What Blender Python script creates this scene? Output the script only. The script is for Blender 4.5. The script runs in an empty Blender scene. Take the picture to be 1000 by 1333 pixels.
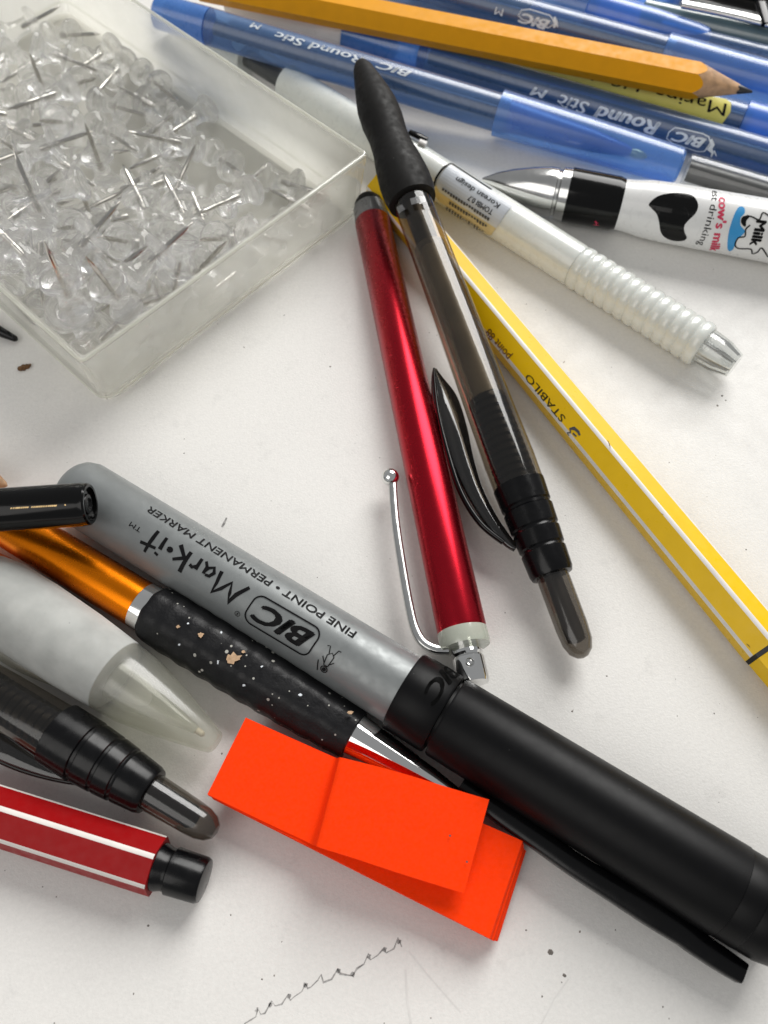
import bpy, bmesh, math, random
from mathutils import Vector, Matrix, Quaternion, noise
# Scene units: 1 unit = 1 cm. The desk top is z = 0, the camera hangs 13.8 cm above it.
random.seed(7)
sc = bpy.context.scene
C = sc.collection
sc.unit_settings.scale_length = 0.01
PI = math.pi
# ------------------------------------------------------------------ camera
CAMH, TILT, FPX = 13.8, math.radians(27), 1083.0
cd = bpy.data.cameras.new('camera'); cam = bpy.data.objects.new('camera', cd); C.objects.link(cam)
cam.location = (0, 0, CAMH); cam.rotation_euler = (TILT, 0, 0)
cd.sensor_fit = 'HORIZONTAL'; cd.sensor_width = 24; cd.lens = 24*FPX/1000
cd.clip_start = .1; cd.clip_end = 500
cd.dof.use_dof = True; cd.dof.focus_distance = 14.0; cd.dof.aperture_fstop = .24
sc.camera = cam
# ------------------------------------------------------------------ world: even light of the room
w = bpy.data.worlds.new('World'); sc.world = w; w.use_nodes = True
bg = w.node_tree.nodes['Background']; bg.inputs[0].default_value = (.97, .985, 1, 1); bg.inputs[1].default_value = .33
# ------------------------------------------------------------------ lamps: a big window up right, a dim one down left
def area(name, loc, aim, sx, sy, power, col):
    l = bpy.data.lights.new(name, 'AREA'); l.shape = 'RECTANGLE'; l.size = sx; l.size_y = sy
    l.energy = power; l.color = col
    o = bpy.data.objects.new(name, l); C.objects.link(o); o.location = loc
    o.rotation_euler = (Vector(aim)-Vector(loc)).to_track_quat('-Z', 'Y').to_euler()
    return o
area('window_light', (92, 200, 172), (0, 6, 0), 165, 165, 920000, (1, .985, .96))
area('room_light', (-70, -70, 110), (0, 5, 0), 100, 100, 66000, (1, .97, .93))
sc.view_settings.view_transform = 'Standard'; sc.view_settings.look = 'None'
sc.view_settings.exposure = -.07; sc.view_settings.gamma = 1
cy = sc.cycles
cy.max_bounces = 24; cy.transmission_bounces = 24; cy.transparent_max_bounces = 40; cy.diffuse_bounces = 5; cy.glossy_bounces = 6
cy.sample_clamp_indirect = 12; cy.use_denoising = True; cy.blur_glossy = .3
# ------------------------------------------------------------------ geometry of the view, used to read real positions off the photograph
cT, sT = math.cos(TILT), math.sin(TILT); CAM = Vector((0, 0, CAMH))
def ray(px, py):
    u = (px-500)/FPX; v = -(py-666.5)/FPX
    return Vector((u, v*cT+sT, v*sT-cT))
def G(px, py, h=0):
    d = ray(px, py); return CAM + d*((h-CAMH)/d.z)
def depth(P):
    P = P-CAM; return P.y*sT-P.z*cT
# ------------------------------------------------------------------ objects
def link(name, me, parent=None, mats=()):
    o = bpy.data.objects.new(name, me); C.objects.link(o)
    for m in (mats if isinstance(mats, (list, tuple)) else [mats]):
        me.materials.append(m)
    if parent: o.parent = parent
    return o
def tag(o, label, cat, group=None, kind=None):
    if label: o['label'] = label
    if cat: o['category'] = cat
    if group: o['group'] = group
    if kind: o['kind'] = kind
    return o
def mesh(name, verts, faces, mi=None, smooth=True, sharp=35):
    me = bpy.data.meshes.new(name); me.from_pydata([tuple(v) for v in verts], [], faces)
    if mi: me.polygons.foreach_set('material_index', mi)
    bm = bmesh.new(); bm.from_mesh(me); bmesh.ops.recalc_face_normals(bm, faces=bm.faces); bm.to_mesh(me); bm.free()
    if smooth:
        me.polygons.foreach_set('use_smooth', [True]*len(me.polygons)); me.set_sharp_from_angle(angle=math.radians(sharp))
    me.update(); return me
def lathe_mesh(name, prof, n=48, rf=None, x=True):
    """prof: (t, r) along local X (x=True) or Z; r = 0 closes the end in a point"""
    vs, fs, rings = [], [], []
    for t, r in prof:
        if r <= 1e-6:
            rings.append([len(vs)]); vs.append((t, 0, 0) if x else (0, 0, t)); continue
        ring = []
        for k in range(n):
            f = 2*PI*k/n; q = r*(rf(t, f) if rf else 1)
            ring.append(len(vs)); vs.append((t, q*math.sin(f), q*math.cos(f)) if x else (q*math.cos(f), q*math.sin(f), t))
        rings.append(ring)
    for a, b in zip(rings, rings[1:]):
        if len(a) == 1 and len(b) == 1: continue
        for k in range(n):
            l = (k+1) % n
            if len(a) == 1: fs.append((a[0], b[k], b[l]))
            elif len(b) == 1: fs.append((a[k], a[l], b[0]))
            else: fs.append((a[k], a[l], b[l], b[k]))
    if len(rings[0]) > 1: fs.append(tuple(rings[0]))
    if len(rings[-1]) > 1: fs.append(tuple(rings[-1]))
    return mesh(name, vs, fs)
def sweep_mesh(name, pts, wid, thk, up, seg=1, bev=.02):
    """flat strip with a rectangular section along pts; wid across, thk along up"""
    pts = [Vector(p) for p in pts]; up = Vector(up).normalized(); n = len(pts)
    wid = wid if isinstance(wid, (list, tuple)) else [wid]*n
    thk = thk if isinstance(thk, (list, tuple)) else [thk]*n
    vs, fs = [], []
    for i, p in enumerate(pts):
        d = (pts[min(i+1, n-1)]-pts[max(i-1, 0)]).normalized(); s = d.cross(up).normalized(); u = s.cross(d).normalized()
        a, b = wid[i]/2, thk[i]/2
        c = min(bev, a*.6, b*.6)
        for y, z in ((a-c, b), (-a+c, b), (-a, b-c), (-a, -b+c), (-a+c, -b), (a-c, -b), (a, -b+c), (a, b-c)):
            vs.append(p+s*y+u*z)
    for i in range(n-1):
        for k in range(8):
            l = (k+1) % 8; fs.append((i*8+k, i*8+l, i*8+8+l, i*8+8+k))
    fs.append(tuple(range(8))); fs.append(tuple(range(n*8-8, n*8)))
    return mesh(name, vs, fs, sharp=50)
def smooth_path(pts, k=6):
    """Catmull-Rom through tuples of any length"""
    out = []; n = len(pts)
    for i in range(n-1):
        p0, p1, p2, p3 = pts[max(i-1, 0)], pts[i], pts[i+1], pts[min(i+2, n-1)]
        for j in range(k):
            t = j/k
            out.append(tuple(.5*(2*b+(c-a)*t+(2*a-5*b+4*c-d)*t*t+(-a+3*b-3*c+d)*t**3) for a, b, c, d in zip(p0, p1, p2, p3)))
    out.append(tuple(pts[-1])); return out
def tube_mesh(name, pts, rad, n=14):
    pts = [Vector(p) for p in pts]; m = len(pts); vs, fs = [], []
    rad = rad if isinstance(rad, (list, tuple)) else [rad]*m
    u = None
    for i, p in enumerate(pts):
        d = (pts[min(i+1, m-1)]-pts[max(i-1, 0)]).normalized()
        if u is None: u = d.orthogonal().normalized()
        u = (u-d*u.dot(d)).normalized(); v = d.cross(u)
        for k in range(n):
            f = 2*PI*k/n; vs.append(p+u*rad[i]*math.cos(f)+v*rad[i]*math.sin(f))
    for i in range(m-1):
        for k in range(n):
            l = (k+1) % n; fs.append((i*n+k, i*n+l, i*n+n+l, i*n+n+k))
    fs.append(tuple(range(n))); fs.append(tuple(range(m*n-n, m*n)))
    return mesh(name, vs, fs)
# ------------------------------------------------------------------ flat print: 2-D meshes (bmesh in x, y) bent onto a body
def text_bm(s, shear=0, bold=0.0, spacing=1.0):
    cu = bpy.data.curves.new('t', 'FONT'); cu.body = s; cu.size = 1; cu.shear = shear; cu.resolution_u = 3
    cu.space_character = spacing
    o = bpy.data.objects.new('t', cu); C.objects.link(o)
    dg = bpy.context.evaluated_depsgraph_get(); me = bpy.data.meshes.new_from_object(o.evaluated_get(dg))
    bm = bmesh.new(); bm.from_mesh(me)
    bpy.data.objects.remove(o); bpy.data.curves.remove(cu); bpy.data.meshes.remove(me)
    xs = [v.co.x for v in bm.verts]; x0, x1 = min(xs), max(xs)
    for v in bm.verts: v.co.x = (v.co.x-x0)/(x1-x0); v.co.y = v.co.y/.69
    if bold:                                                  # heavier strokes: the same letters twice more, a hair apart
        w_ = (x1-x0); base = bm.faces[:]
        for i, (dx, dy) in enumerate(((bold, 0), (-bold, 0), (0, bold), (0, -bold))):
            g = bmesh.ops.duplicate(bm, geom=base)['geom']
            for v in g:
                if isinstance(v, bmesh.types.BMVert): v.co.x += dx/w_; v.co.y += dy; v.co.z = .0
    return bm                                                 # x 0..1, capital height 1
def stroke_bm(paths, wd):
    """paths of (x, y[, width]) -> ribbons"""
    bm = bmesh.new()
    for p in paths:
        P = [Vector((q[0], q[1])) for q in p]; W = [q[2] if len(q) > 2 else wd for q in p]; n = len(P); L = []
        for i in range(n):
            d = P[min(i+1, n-1)]-P[max(i-1, 0)]
            if d.length < 1e-9: d = Vector((1, 0))
            d.normalize(); s = Vector((-d.y, d.x))*W[i]/2
            L.append((bm.verts.new((*(P[i]+s), 0)), bm.verts.new((*(P[i]-s), 0))))
        for a, b in zip(L, L[1:]): bm.faces.new((a[0], a[1], b[1], b[0]))
    return bm
def poly_bm(pts):
    bm = bmesh.new(); f = bm.faces.new([bm.verts.new((x, y, 0)) for x, y in pts]); bmesh.ops.triangulate(bm, faces=[f]); return bm
def circle(cx, cy, rx, ry, n=16, a0=0, a1=2*PI):
    return [(cx+rx*math.cos(a0+(a1-a0)*k/n), cy+ry*math.sin(a0+(a1-a0)*k/n)) for k in range(n+1)]
def slice_bm(bm, axis, step):
    cs = [v.co[axis] for v in bm.verts]
    if not cs: return
    a, b = min(cs), max(cs); k = math.ceil(a/step)
    while k*step < b:
        co = [0, 0, 0]; no = [0, 0, 0]; co[axis] = k*step; no[axis] = 1
        bmesh.ops.bisect_plane(bm, geom=bm.verts[:]+bm.edges[:]+bm.faces[:], plane_co=co, plane_no=no); k += 1
class Pen:
    """a long thing lying from pixel a to pixel b with its axis at heights ha, hb above the desk"""
    def __init__(s, name, a, ha, b, hb, label, cat, group=None):
        A, B = G(*a, ha), G(*b, hb); X = (B-A).normalized(); Z = Vector((0, 0, 1)); Z = (Z-X*Z.dot(X)).normalized(); Y = Z.cross(X)
        s.M = Matrix((X, Y, Z)).transposed().to_4x4(); s.M.translation = A; s.I = s.M.inverted(); s.A, s.X, s.L = A, X, (B-A).length
        s.root = bpy.data.objects.new(name, None); C.objects.link(s.root); s.root.matrix_world = s.M; s.root.empty_display_size = .5
        tag(s.root, label, cat, group)
    def t(s, px, py):
        d = ray(px, py).normalized(); w0 = CAM-s.A; b = d.dot(s.X); return (s.X.dot(w0)-b*d.dot(w0))/(1-b*b)
    def k(s, px, py): return depth(s.A+s.X*s.t(px, py))/FPX      # cm per pixel there
    def prof(s, L): return [(s.t(x, y), .5*w_*s.k(x, y)) for x, y, w_ in L]
    def loc(s, P): return s.I @ P
    def part(s, name, me, mats, parent=None): return link(name, me, parent or s.root, mats)
    def lathe(s, name, prof, mat, n=48, rf=None, parent=None): return s.part(name, lathe_mesh(name, prof, n, rf), mat, parent)
    def hit(s, px, py, r):
        o = s.I @ CAM; d = (s.I.to_3x3() @ ray(px, py)); a = d.y**2+d.z**2; b = o.y*d.y+o.z*d.z; c = o.y**2+o.z**2-r*r
        q = b*b-a*c; l = (-b-math.sqrt(max(q, 0)))/a; p = o+d*l
        return p.x, math.atan2(p.y, p.z)
    def wrap(s, name, bm, o2, U, V, r, mat, parent=None, off=.004, rfun=None):
        """bm in (x, y) -> unrolled (t, r*phi) = o2 + x*U + y*V -> the barrel"""
        for v in bm.verts:
            x, y = v.co.x, v.co.y; v.co = (o2[0]+x*U[0]+y*V[0], o2[1]+x*U[1]+y*V[1], 0)
        slice_bm(bm, 1, r*.14)
        if rfun: slice_bm(bm, 0, .06)
        for v in bm.verts:
            t, f = v.co.x, v.co.y/r; q = (rfun(t) if rfun else r)+off; v.co = (t, q*math.sin(f), q*math.cos(f))
        me = bpy.data.meshes.new(name); bm.to_mesh(me); bm.free(); return s.part(name, me, mat, parent)
    def frame2(s, p0, p1, r, h):
        """unrolled frame whose x runs from pixel p0 to p1, y at left of it, h pixels high"""
        a, b = s.hit(*p0, r), s.hit(*p1, r); U = Vector((b[0]-a[0], (b[1]-a[1])*r)); V = Vector((-U.y, U.x)).normalized()*h*s.k(*p0)
        return (a[0], a[1]*r), U, V
    def text(s, name, string, p0, p1, h, r, mat, shear=0, bold=0, parent=None, rfun=None, spacing=1.0):
        o2, U, V = s.frame2(p0, p1, r, h); return s.wrap(name, text_bm(string, shear, bold, spacing), o2, U, V, r, mat, parent, rfun=rfun)
    def strokes(s, name, paths, wd, p0, p1, h, r, mat, parent=None):
        """paths with x and y in units of the height"""
        o2, U, V = s.frame2(p0, p1, r, h); return s.wrap(name, stroke_bm(paths, wd), o2, U.normalized()*V.length, V, r, mat, parent)
    def unroll(s, pts, r):
        out = []
        for p in pts:
            a = s.hit(p[0], p[1], r); out.append((a[0], a[1]*r, *p[2:]))
        return out
    def poly(s, name, pts, r, mat, parent=None, off=.004): return s.wrap(name, poly_bm(s.unroll(pts, r)), (0, 0), (1, 0), (0, 1), r, mat, parent, off)
    def lines(s, name, paths, wd, r, mat, parent=None, off=.005):
        return s.wrap(name, stroke_bm([s.unroll(p, r) for p in paths], wd), (0, 0), (1, 0), (0, 1), r, mat, parent, off)
    def clip(s, name, L, thk, mat, up=(0, 0, 1), parent=None, bev=.03):
        """L: (px, py, height, width px) -> a smooth strip, section upright in the world"""
        L = smooth_path(L, 5); pts = [s.loc(G(a, b, h)) for a, b, h, _ in L]; wd = [q*s.k(a, b) for a, b, h, q in L]
        return s.part(name, sweep_mesh(name, pts, wd, thk, s.I.to_3x3() @ Vector(up), bev=bev), mat, parent)
# ------------------------------------------------------------------ materials
def newmat(name):
    m = bpy.data.materials.new(name); m.use_nodes = True; nt = m.node_tree; return m, nt, nt.nodes['Principled BSDF']
def node(nt, t, **kw):
    n = nt.nodes.new(t)
    for k, v in kw.items(): setattr(n, k, v)
    return n
def pm(name, col, rough=.4, metal=0, coat=0, spec=.5, var=.06, vs=3, bump=0, bs=30, specks=0, sp_col=(.7, .7, .68), sp_scale=9, rvar=.08,
       opacity=1, tint=None, sss=0, trans=0, ior=1.5, translucent=0, aniso=0, scratch=0):
    m, nt, P = newmat(name); L = nt.links
    tc = node(nt, 'ShaderNodeTexCoord'); nz = node(nt, 'ShaderNodeTexNoise'); nz.inputs['Scale'].default_value = vs; nz.inputs['Detail'].default_value = 6
    L.new(tc.outputs['Object'], nz.inputs['Vector'])
    rp = node(nt, 'ShaderNodeMapRange'); rp.inputs[1].default_value = .3; rp.inputs[2].default_value = .7; rp.inputs[3].default_value = 1-var; rp.inputs[4].default_value = 1+var
    L.new(nz.outputs[0], rp.inputs[0])
    mx = node(nt, 'ShaderNodeMix', data_type='RGBA', blend_type='MULTIPLY'); mx.inputs[0].default_value = 1
    mx.inputs[6].default_value = (*col, 1); L.new(rp.outputs[0], mx.inputs[7]); out = mx.outputs[2]
    if specks:
        vz = node(nt, 'ShaderNodeTexVoronoi'); vz.inputs['Scale'].default_value = sp_scale; L.new(tc.outputs['Object'], vz.inputs['Vector'])
        lt = node(nt, 'ShaderNodeMath', operation='LESS_THAN'); L.new(vz.outputs['Distance'], lt.inputs[0])
        wn = node(nt, 'ShaderNodeMapRange'); L.new(vz.outputs['Color'], wn.inputs[0]); wn.inputs[1].default_value = .35; wn.inputs[2].default_value = 1; wn.inputs[3].default_value = 0; wn.inputs[4].default_value = specks
        L.new(wn.outputs[0], lt.inputs[1])
        m2 = node(nt, 'ShaderNodeMix', data_type='RGBA'); L.new(lt.outputs[0], m2.inputs[0]); L.new(out, m2.inputs[6]); m2.inputs[7].default_value = (*sp_col, 1); out = m2.outputs[2]
    L.new(out, P.inputs['Base Color'])
    P.inputs['Metallic'].default_value = metal; P.inputs['Specular IOR Level'].default_value = spec
    P.inputs['Coat Weight'].default_value = coat; P.inputs['Coat Roughness'].default_value = .06
    P.inputs['IOR'].default_value = ior; P.inputs['Transmission Weight'].default_value = trans
    P.inputs['Subsurface Weight'].default_value = sss; P.inputs['Subsurface Radius'].default_value = (.25, .22, .2); P.inputs['Subsurface Scale'].default_value = 1
    n2 = node(nt, 'ShaderNodeTexNoise'); n2.inputs['Scale'].default_value = vs*2.3; n2.inputs['Detail'].default_value = 8; L.new(tc.outputs['Object'], n2.inputs['Vector'])
    rr = node(nt, 'ShaderNodeMapRange'); rr.inputs[1].default_value = .3; rr.inputs[2].default_value = .7; rr.inputs[3].default_value = max(.01, rough-rvar*rough*3); rr.inputs[4].default_value = rough+rvar*rough*3
    L.new(n2.outputs[0], rr.inputs[0]); L.new(rr.outputs[0], P.inputs['Roughness'])
    hsrc = None
    if bump:
        n3 = node(nt, 'ShaderNodeTexNoise'); n3.inputs['Scale'].default_value = bs; n3.inputs['Detail'].default_value = 4; L.new(tc.outputs['Object'], n3.inputs['Vector']); hsrc = n3.outputs[0]
        bp = node(nt, 'ShaderNodeBump'); bp.inputs['Strength'].default_value = bump; bp.inputs['Distance'].default_value = .02
        L.new(hsrc, bp.inputs['Height']); L.new(bp.outputs[0], P.inputs['Normal'])
    surf = P.outputs[0]; om = nt.nodes['Material Output']
    if translucent:
        tl = node(nt, 'ShaderNodeBsdfTranslucent'); tl.inputs[0].default_value = (*col, 1)
        ms = node(nt, 'ShaderNodeMixShader'); ms.inputs[0].default_value = translucent; L.new(surf, ms.inputs[1]); L.new(tl.outputs[0], ms.inputs[2]); surf = ms.outputs[0]
    if opacity < 1:
        tr = node(nt, 'ShaderNodeBsdfTransparent'); tr.inputs[0].default_value = (*(tint or col), 1)
        gl = node(nt, 'ShaderNodeBsdfGlossy'); gl.inputs['Roughness'].default_value = rough*.6; gl.inputs[0].default_value = (1, 1, 1, 1)
        fr = node(nt, 'ShaderNodeFresnel'); fr.inputs[0].default_value = 1.5
        ms = node(nt, 'ShaderNodeMixShader'); ms.inputs[0].default_value = opacity; L.new(tr.outputs[0], ms.inputs[1]); L.new(surf, ms.inputs[2])
        m3 = node(nt, 'ShaderNodeMixShader'); ge = node(nt, 'ShaderNodeNewGeometry'); sb = node(nt, 'ShaderNodeMath', operation='SUBTRACT'); sb.use_clamp = True; L.new(fr.outputs[0], sb.inputs[0]); L.new(ge.outputs['Backfacing'], sb.inputs[1]); L.new(sb.outputs[0], m3.inputs[0]); L.new(ms.outputs[0], m3.inputs[1]); L.new(gl.outputs[0], m3.inputs[2]); surf = m3.outputs[0]
    L.new(surf, om.inputs[0]); return m
BLACK = pm('black_ink_print', (.004, .004, .0045), .5, spec=.12)
M = dict(
 white_print=pm('white_print', (.72, .76, .8), .5),
 red_print=pm('red_print', (.6, .03, .09), .5),
 blue_print=pm('blue_print', (.03, .28, .6), .4),
 grey_print=pm('grey_print', (.06, .06, .065), .5),
 gold_print=pm('gold_print', (.6, .42, .2), .35, metal=.7),
 marker_grey=pm('marker_grey_barrel', (.215, .228, .228), .40, metal=.3, var=.04, bump=.03, bs=60),
 rubber=pm('black_rubber', (.008, .0075, .007), .6, spec=.2, bump=.12, bs=70, specks=.045, sp_col=(.16, .16, .15), sp_scale=5),
 cap_black=pm('matt_black_cap', (.0022, .0022, .0026), .40, spec=.15, bump=.03, bs=120, rvar=.02, specks=.04, sp_col=(.14, .14, .135), sp_scale=5),
 gloss_black=pm('glossy_black_plastic', (.002, .002, .002), .14, spec=.26, var=.02),
 satin_black=pm('satin_black_plastic', (.002, .002, .0025), .24, spec=.26, bump=.02, bs=40),
 red_metal=pm('red_anodised_metal', (.41, .011, .022), .27, metal=.95, var=.02, rvar=.015),
 orange_metal=pm('orange_anodised_metal', (.78, .20, .003), .27, metal=.95, var=.02, rvar=.015),
 chrome=pm('chrome', (.78, .78, .77), .07, metal=1, var=.02),
 dull_chrome=pm('brushed_steel', (.62, .62, .61), .17, metal=1, var=.05),
 grey_ring=pm('grey_plastic_ring', (.2, .2, .2), .3, metal=.4),
 pale_clear=pm('pale_clear_plastic', (.55, .58, .49), .25, opacity=.75, tint=(.9, .92, .85)),
 smoke=pm('smoke_tinted_clear_plastic', (.03, .024, .017), .16, opacity=.09, tint=(.56, .51, .44), var=.1),
 smoke_dark=pm('dark_smoke_clear_plastic', (.006, .006, .006), .1, opacity=.45, tint=(.3, .29, .28)),
 smoke_button=pm('smoke_clear_button_plastic', (.035, .031, .028), .2, opacity=.22, tint=(.46, .43, .39)),
 inner_grey=pm('grey_inner_tube', (.30, .275, .235), .4, var=.35, vs=1.6),
 inner_dark=pm('dark_inner_tube', (.02, .018, .016), .4, var=.3),
 yellow=pm('yellow_lacquer', (.84, .52, .002), .34, spec=.3, var=.03),
 olive=pm('yellow_lacquer', (.82, .56, .008), .28, coat=.2, var=.03),
 white_stripe=pm('white_stripe_lacquer', (.76, .72, .68), .35),
 red=pm('red_lacquer', (.29, .004, .005), .4, spec=.14, var=.03),
 pencil=pm('orange_yellow_lacquer', (.80, .34, .001), .45, spec=.2, var=.04, specks=.02, sp_scale=3, sp_col=(.4, .2, .02)),
 wood=pm('sharpened_wood', (.5, .3, .16), .6, var=.25, vs=6, bump=.3, bs=40),
 graphite=pm('graphite', (.06, .06, .065), .3, metal=.6),
 white_plastic=pm('white_plastic', (.72, .74, .7), .3, sss=.35, var=.03, opacity=.93, tint=(.9, .92, .88)),
 white_opaque=pm('white_plastic_cap', (.7, .68, .66), .35, var=.03),
 frosted=pm('frosted_white_rubber', (.43, .435, .415), .68, spec=.2, sss=.4, var=.12, vs=2.5, bump=.10, bs=16, specks=.07, sp_col=(.3, .3, .3), sp_scale=4),
 frosted_cap=pm('frosted_clear_plastic', (.6, .6, .55), .3, opacity=.22, tint=(.92, .92, .87), var=.08, translucent=.3),
 nib=pm('cream_nib', (.55, .48, .36), .5),
 blue_barrel=pm('translucent_blue_barrel', (.07, .17, .38), .38, opacity=.42, tint=(.46, .62, .86), var=.1, vs=1.2),
 blue_cap=pm('translucent_blue_cap', (.15, .37, .84), .36, opacity=.36, tint=(.48, .69, .98), var=.08, vs=1.5),
 blue_bright=pm('bright_blue_cap', (.04, .21, .70), .4, opacity=.6, tint=(.2, .45, .95), var=.08, vs=1.5),
 blue_plug=pm('blue_end_plug', (.07, .22, .60), .3, opacity=.6, tint=(.35, .58, .93)),
 refill=pm('dark_refill', (.01, .02, .06), .3),
 blue_ink=pm('blue_point_holder', (.01, .05, .35), .3),
 teal=pm('teal_grey_barrel', (.14, .22, .25), .2, opacity=.8, tint=(.4, .5, .5)),
 clear=pm('clear_plastic', (.4, .42, .42), .1, opacity=.10, tint=(.92, .93, .93)),
 greyblue=pm('grey_blue_clear_plastic', (.2, .27, .38), .2, opacity=.6, tint=(.6, .7, .85)),
 label_white=pm('white_wrap', (.74, .74, .73), .3, coat=.3, var=.02),
 label_grey=pm('grey_white_sticker', (.50, .53, .57), .35, coat=.2),
 label_tan=pm('tan_sticker', (.55, .47, .26), .35, coat=.2),
 sticker=pm('yellow_paper_sticker', (.72, .66, .15), .6, var=.05),
 orange=pm('fluorescent_orange_paper', (1, .045, .0), .8, spec=.15, var=.04, vs=9, bump=.22, bs=75),
 speck=pm('speckled_black_rubber', (.007, .007, .008), .42, bump=.3, bs=22, spec=.25, specks=.27, sp_col=(.42, .41, .37), sp_scale=7),
 tan=pm('tan_dirt', (.5, .33, .2), .8, var=.2, vs=20),
 peach=pm('peach_lacquer', (.62, .25, .1), .5),
 brown=pm('brown_crumb', (.16, .08, .03), .8, var=.4, vs=20),
 steel=pm('steel_needle', (.56, .545, .51), .2, metal=1, var=.1),
 box=pm('frosted_clear_box_plastic', (.97, .965, .91), .24, opacity=.30, tint=(1, 1, .985), var=.14, vs=1.1, translucent=.6, bump=.05, bs=14, specks=.05, sp_col=(.25, .22, .17), sp_scale=1.6),
 rim_highlight=pm('rim_highlight_plastic', (.86, .86, .80), .16, opacity=.55, tint=(.97, .97, .94), translucent=.3),  # milkier than the tray: paints the rim's edge highlight; shared by the foot line
 groove=pm('black_groove', (.002, .002, .002), .8, spec=.06),
)
# ------------------------------------------------------------------ the desk
def desk():
    m, nt, P = newmat('white_desk_laminate'); L = nt.links
    tc = node(nt, 'ShaderNodeTexCoord')
    def noise_(s, d=6, ro=.5):
        n = node(nt, 'ShaderNodeTexNoise'); n.inputs['Scale'].default_value = s; n.inputs['Detail'].default_value = d; n.inputs['Roughness'].default_value = ro
        L.new(tc.outputs['Object'], n.inputs['Vector']); return n.outputs[0]
    def ramp(src, a, b, c0, c1):
        r = node(nt, 'ShaderNodeMapRange'); L.new(src, r.inputs[0])
        for i, v in enumerate((a, b, c0, c1)): r.inputs[i+1].default_value = v
        return r.outputs[0]
    def mul(a, b):
        x = node(nt, 'ShaderNodeMath', operation='MULTIPLY'); L.new(a, x.inputs[0]); L.new(b, x.inputs[1]); return x.outputs[0]
    big = ramp(noise_(.35, 4), .3, .7, .975, 1.02); fine = ramp(noise_(14, 8, .75), .38, .62, .95, 1.02)
    smudge = ramp(noise_(1.6, 10, .74), .57, .76, 1, .86)
    grit = ramp(noise_(22, 3, .5), .66, .78, 1, .70); gate = noise_(1.1, 3)
    g2 = node(nt, 'ShaderNodeMix'); L.new(ramp(gate, .52, .66, 0, 1), g2.inputs[0]); g2.inputs[2].default_value = 1; L.new(grit, g2.inputs[3])
    f = mul(mul(big, fine), mul(smudge, g2.outputs[0]))
    mx = node(nt, 'ShaderNodeMix', data_type='RGBA', blend_type='MULTIPLY'); mx.inputs[0].default_value = 1; mx.inputs[6].default_value = (.76, .745, .715, 1)
    L.new(f, mx.inputs[7]); L.new(mx.outputs[2], P.inputs['Base Color'])
    L.new(ramp(noise_(2.5), .3, .7, .38, .55), P.inputs['Roughness']); P.inputs['Specular IOR Level'].default_value = .4
    bp = node(nt, 'ShaderNodeBump'); bp.inputs['Strength'].default_value = .28; bp.inputs['Distance'].default_value = .02
    L.new(noise_(26, 6, .6), bp.inputs['Height']); L.new(bp.outputs[0], P.inputs['Normal'])
    d = tag(link('desk_top', mesh('desk_top', [(-45, -30, -2.5), (45, -30, -2.5), (45, 60, -2.5), (-45, 60, -2.5), (-45, -30, 0), (45, -30, 0), (45, 60, 0), (-45, 60, 0)],
        [(0, 1, 2, 3), (4, 5, 6, 7), (0, 1, 5, 4), (1, 2, 6, 5), (2, 3, 7, 6), (3, 0, 4, 7)], smooth=False), None, m), None, None, kind='structure')
    pen_mark = pm('faint_pencil_line', (.3, .29, .28), .7, var=.5, vs=14)
    faint = pm('faint_scratch', (.69, .675, .65), .6)
    def line(name, pts, wd, mt, jit=0):
        P_ = [G(x, y, 0) for x, y in pts]; me_bm = stroke_bm([[(p.x, p.y, wd*random.uniform(.4, 1.5) if jit else wd) for p in P_]], wd)
        for v in me_bm.verts: v.co.z = .003
        me = bpy.data.meshes.new(name); me_bm.to_mesh(me); me_bm.free(); return link(name, me, d, mt)
    zz = [(530, 255), (555, 240), (560, 222), (566, 234), (575, 232), (590, 205), (597, 216), (612, 212), (626, 190), (630, 204), (640, 195), (655, 185), (663, 168), (668, 178), (675, 175), (690, 160), (697, 148), (702, 165), (720, 158), (733, 136), (738, 146), (765, 151), (775, 135), (790, 125), (800, 102), (804, 116), (820, 106), (834, 90), (838, 101), (855, 92), (864, 68), (872, 88)]
    line('pencil_mark', [(x/1.667, 1180+y/1.667) for x, y in zz], .022, pen_mark, 1)
    for a, b in ((558, 225), (587, 215), (628, 196), (663, 172), (735, 141), (766, 148), (802, 110), (836, 95), (866, 78)):
        x, y = a/1.667, 1180+b/1.667; line('pencil_mark', [(x-1.5, y+2), (x, y-1), (x+.6, y-3.5)], .05, pen_mark, 1)
    line('crease', [(532, 1238), (556, 1268), (600, 1318)], .016, faint); line('crease', [(528, 1262), (530, 1300), (536, 1340)], .03, faint)
    line('crease', [(705, 1333), (722, 1300), (740, 1275)], .02, faint); line('pencil_mark', [(289, 686), (292, 681), (295, 674)], .035, pen_mark, 1)
    line('crease', [(272, 724), (281, 706), (292, 684)], .02, faint)
    # specks of dirt: nobody could count them
    bm = bmesh.new(); known = [(790, 880, 1.3), (717, 1240, 3.4), (735, 1270, 2.4), (755, 1213, 1.6), (357, 1270, 1.4), (193, 1205, 1.3), (174, 1294, 1.2), (289, 981, 1.5), (745, 926, 1.5), (930, 929, 1.2), (940, 515, 2), (934, 528, 2), (945, 521, 1.5), (318, 452, 1.5), (430, 477, 1.6), (240, 412, 1.3), (240, 590, 1.2), (60, 655, 1.2)]
    rnd = random.Random(3)
    for _ in range(150): known.append((rnd.uniform(-40, 1040), rnd.uniform(330, 1360), rnd.choice((.5, .6, .7, .9, 1.1))))
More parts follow.
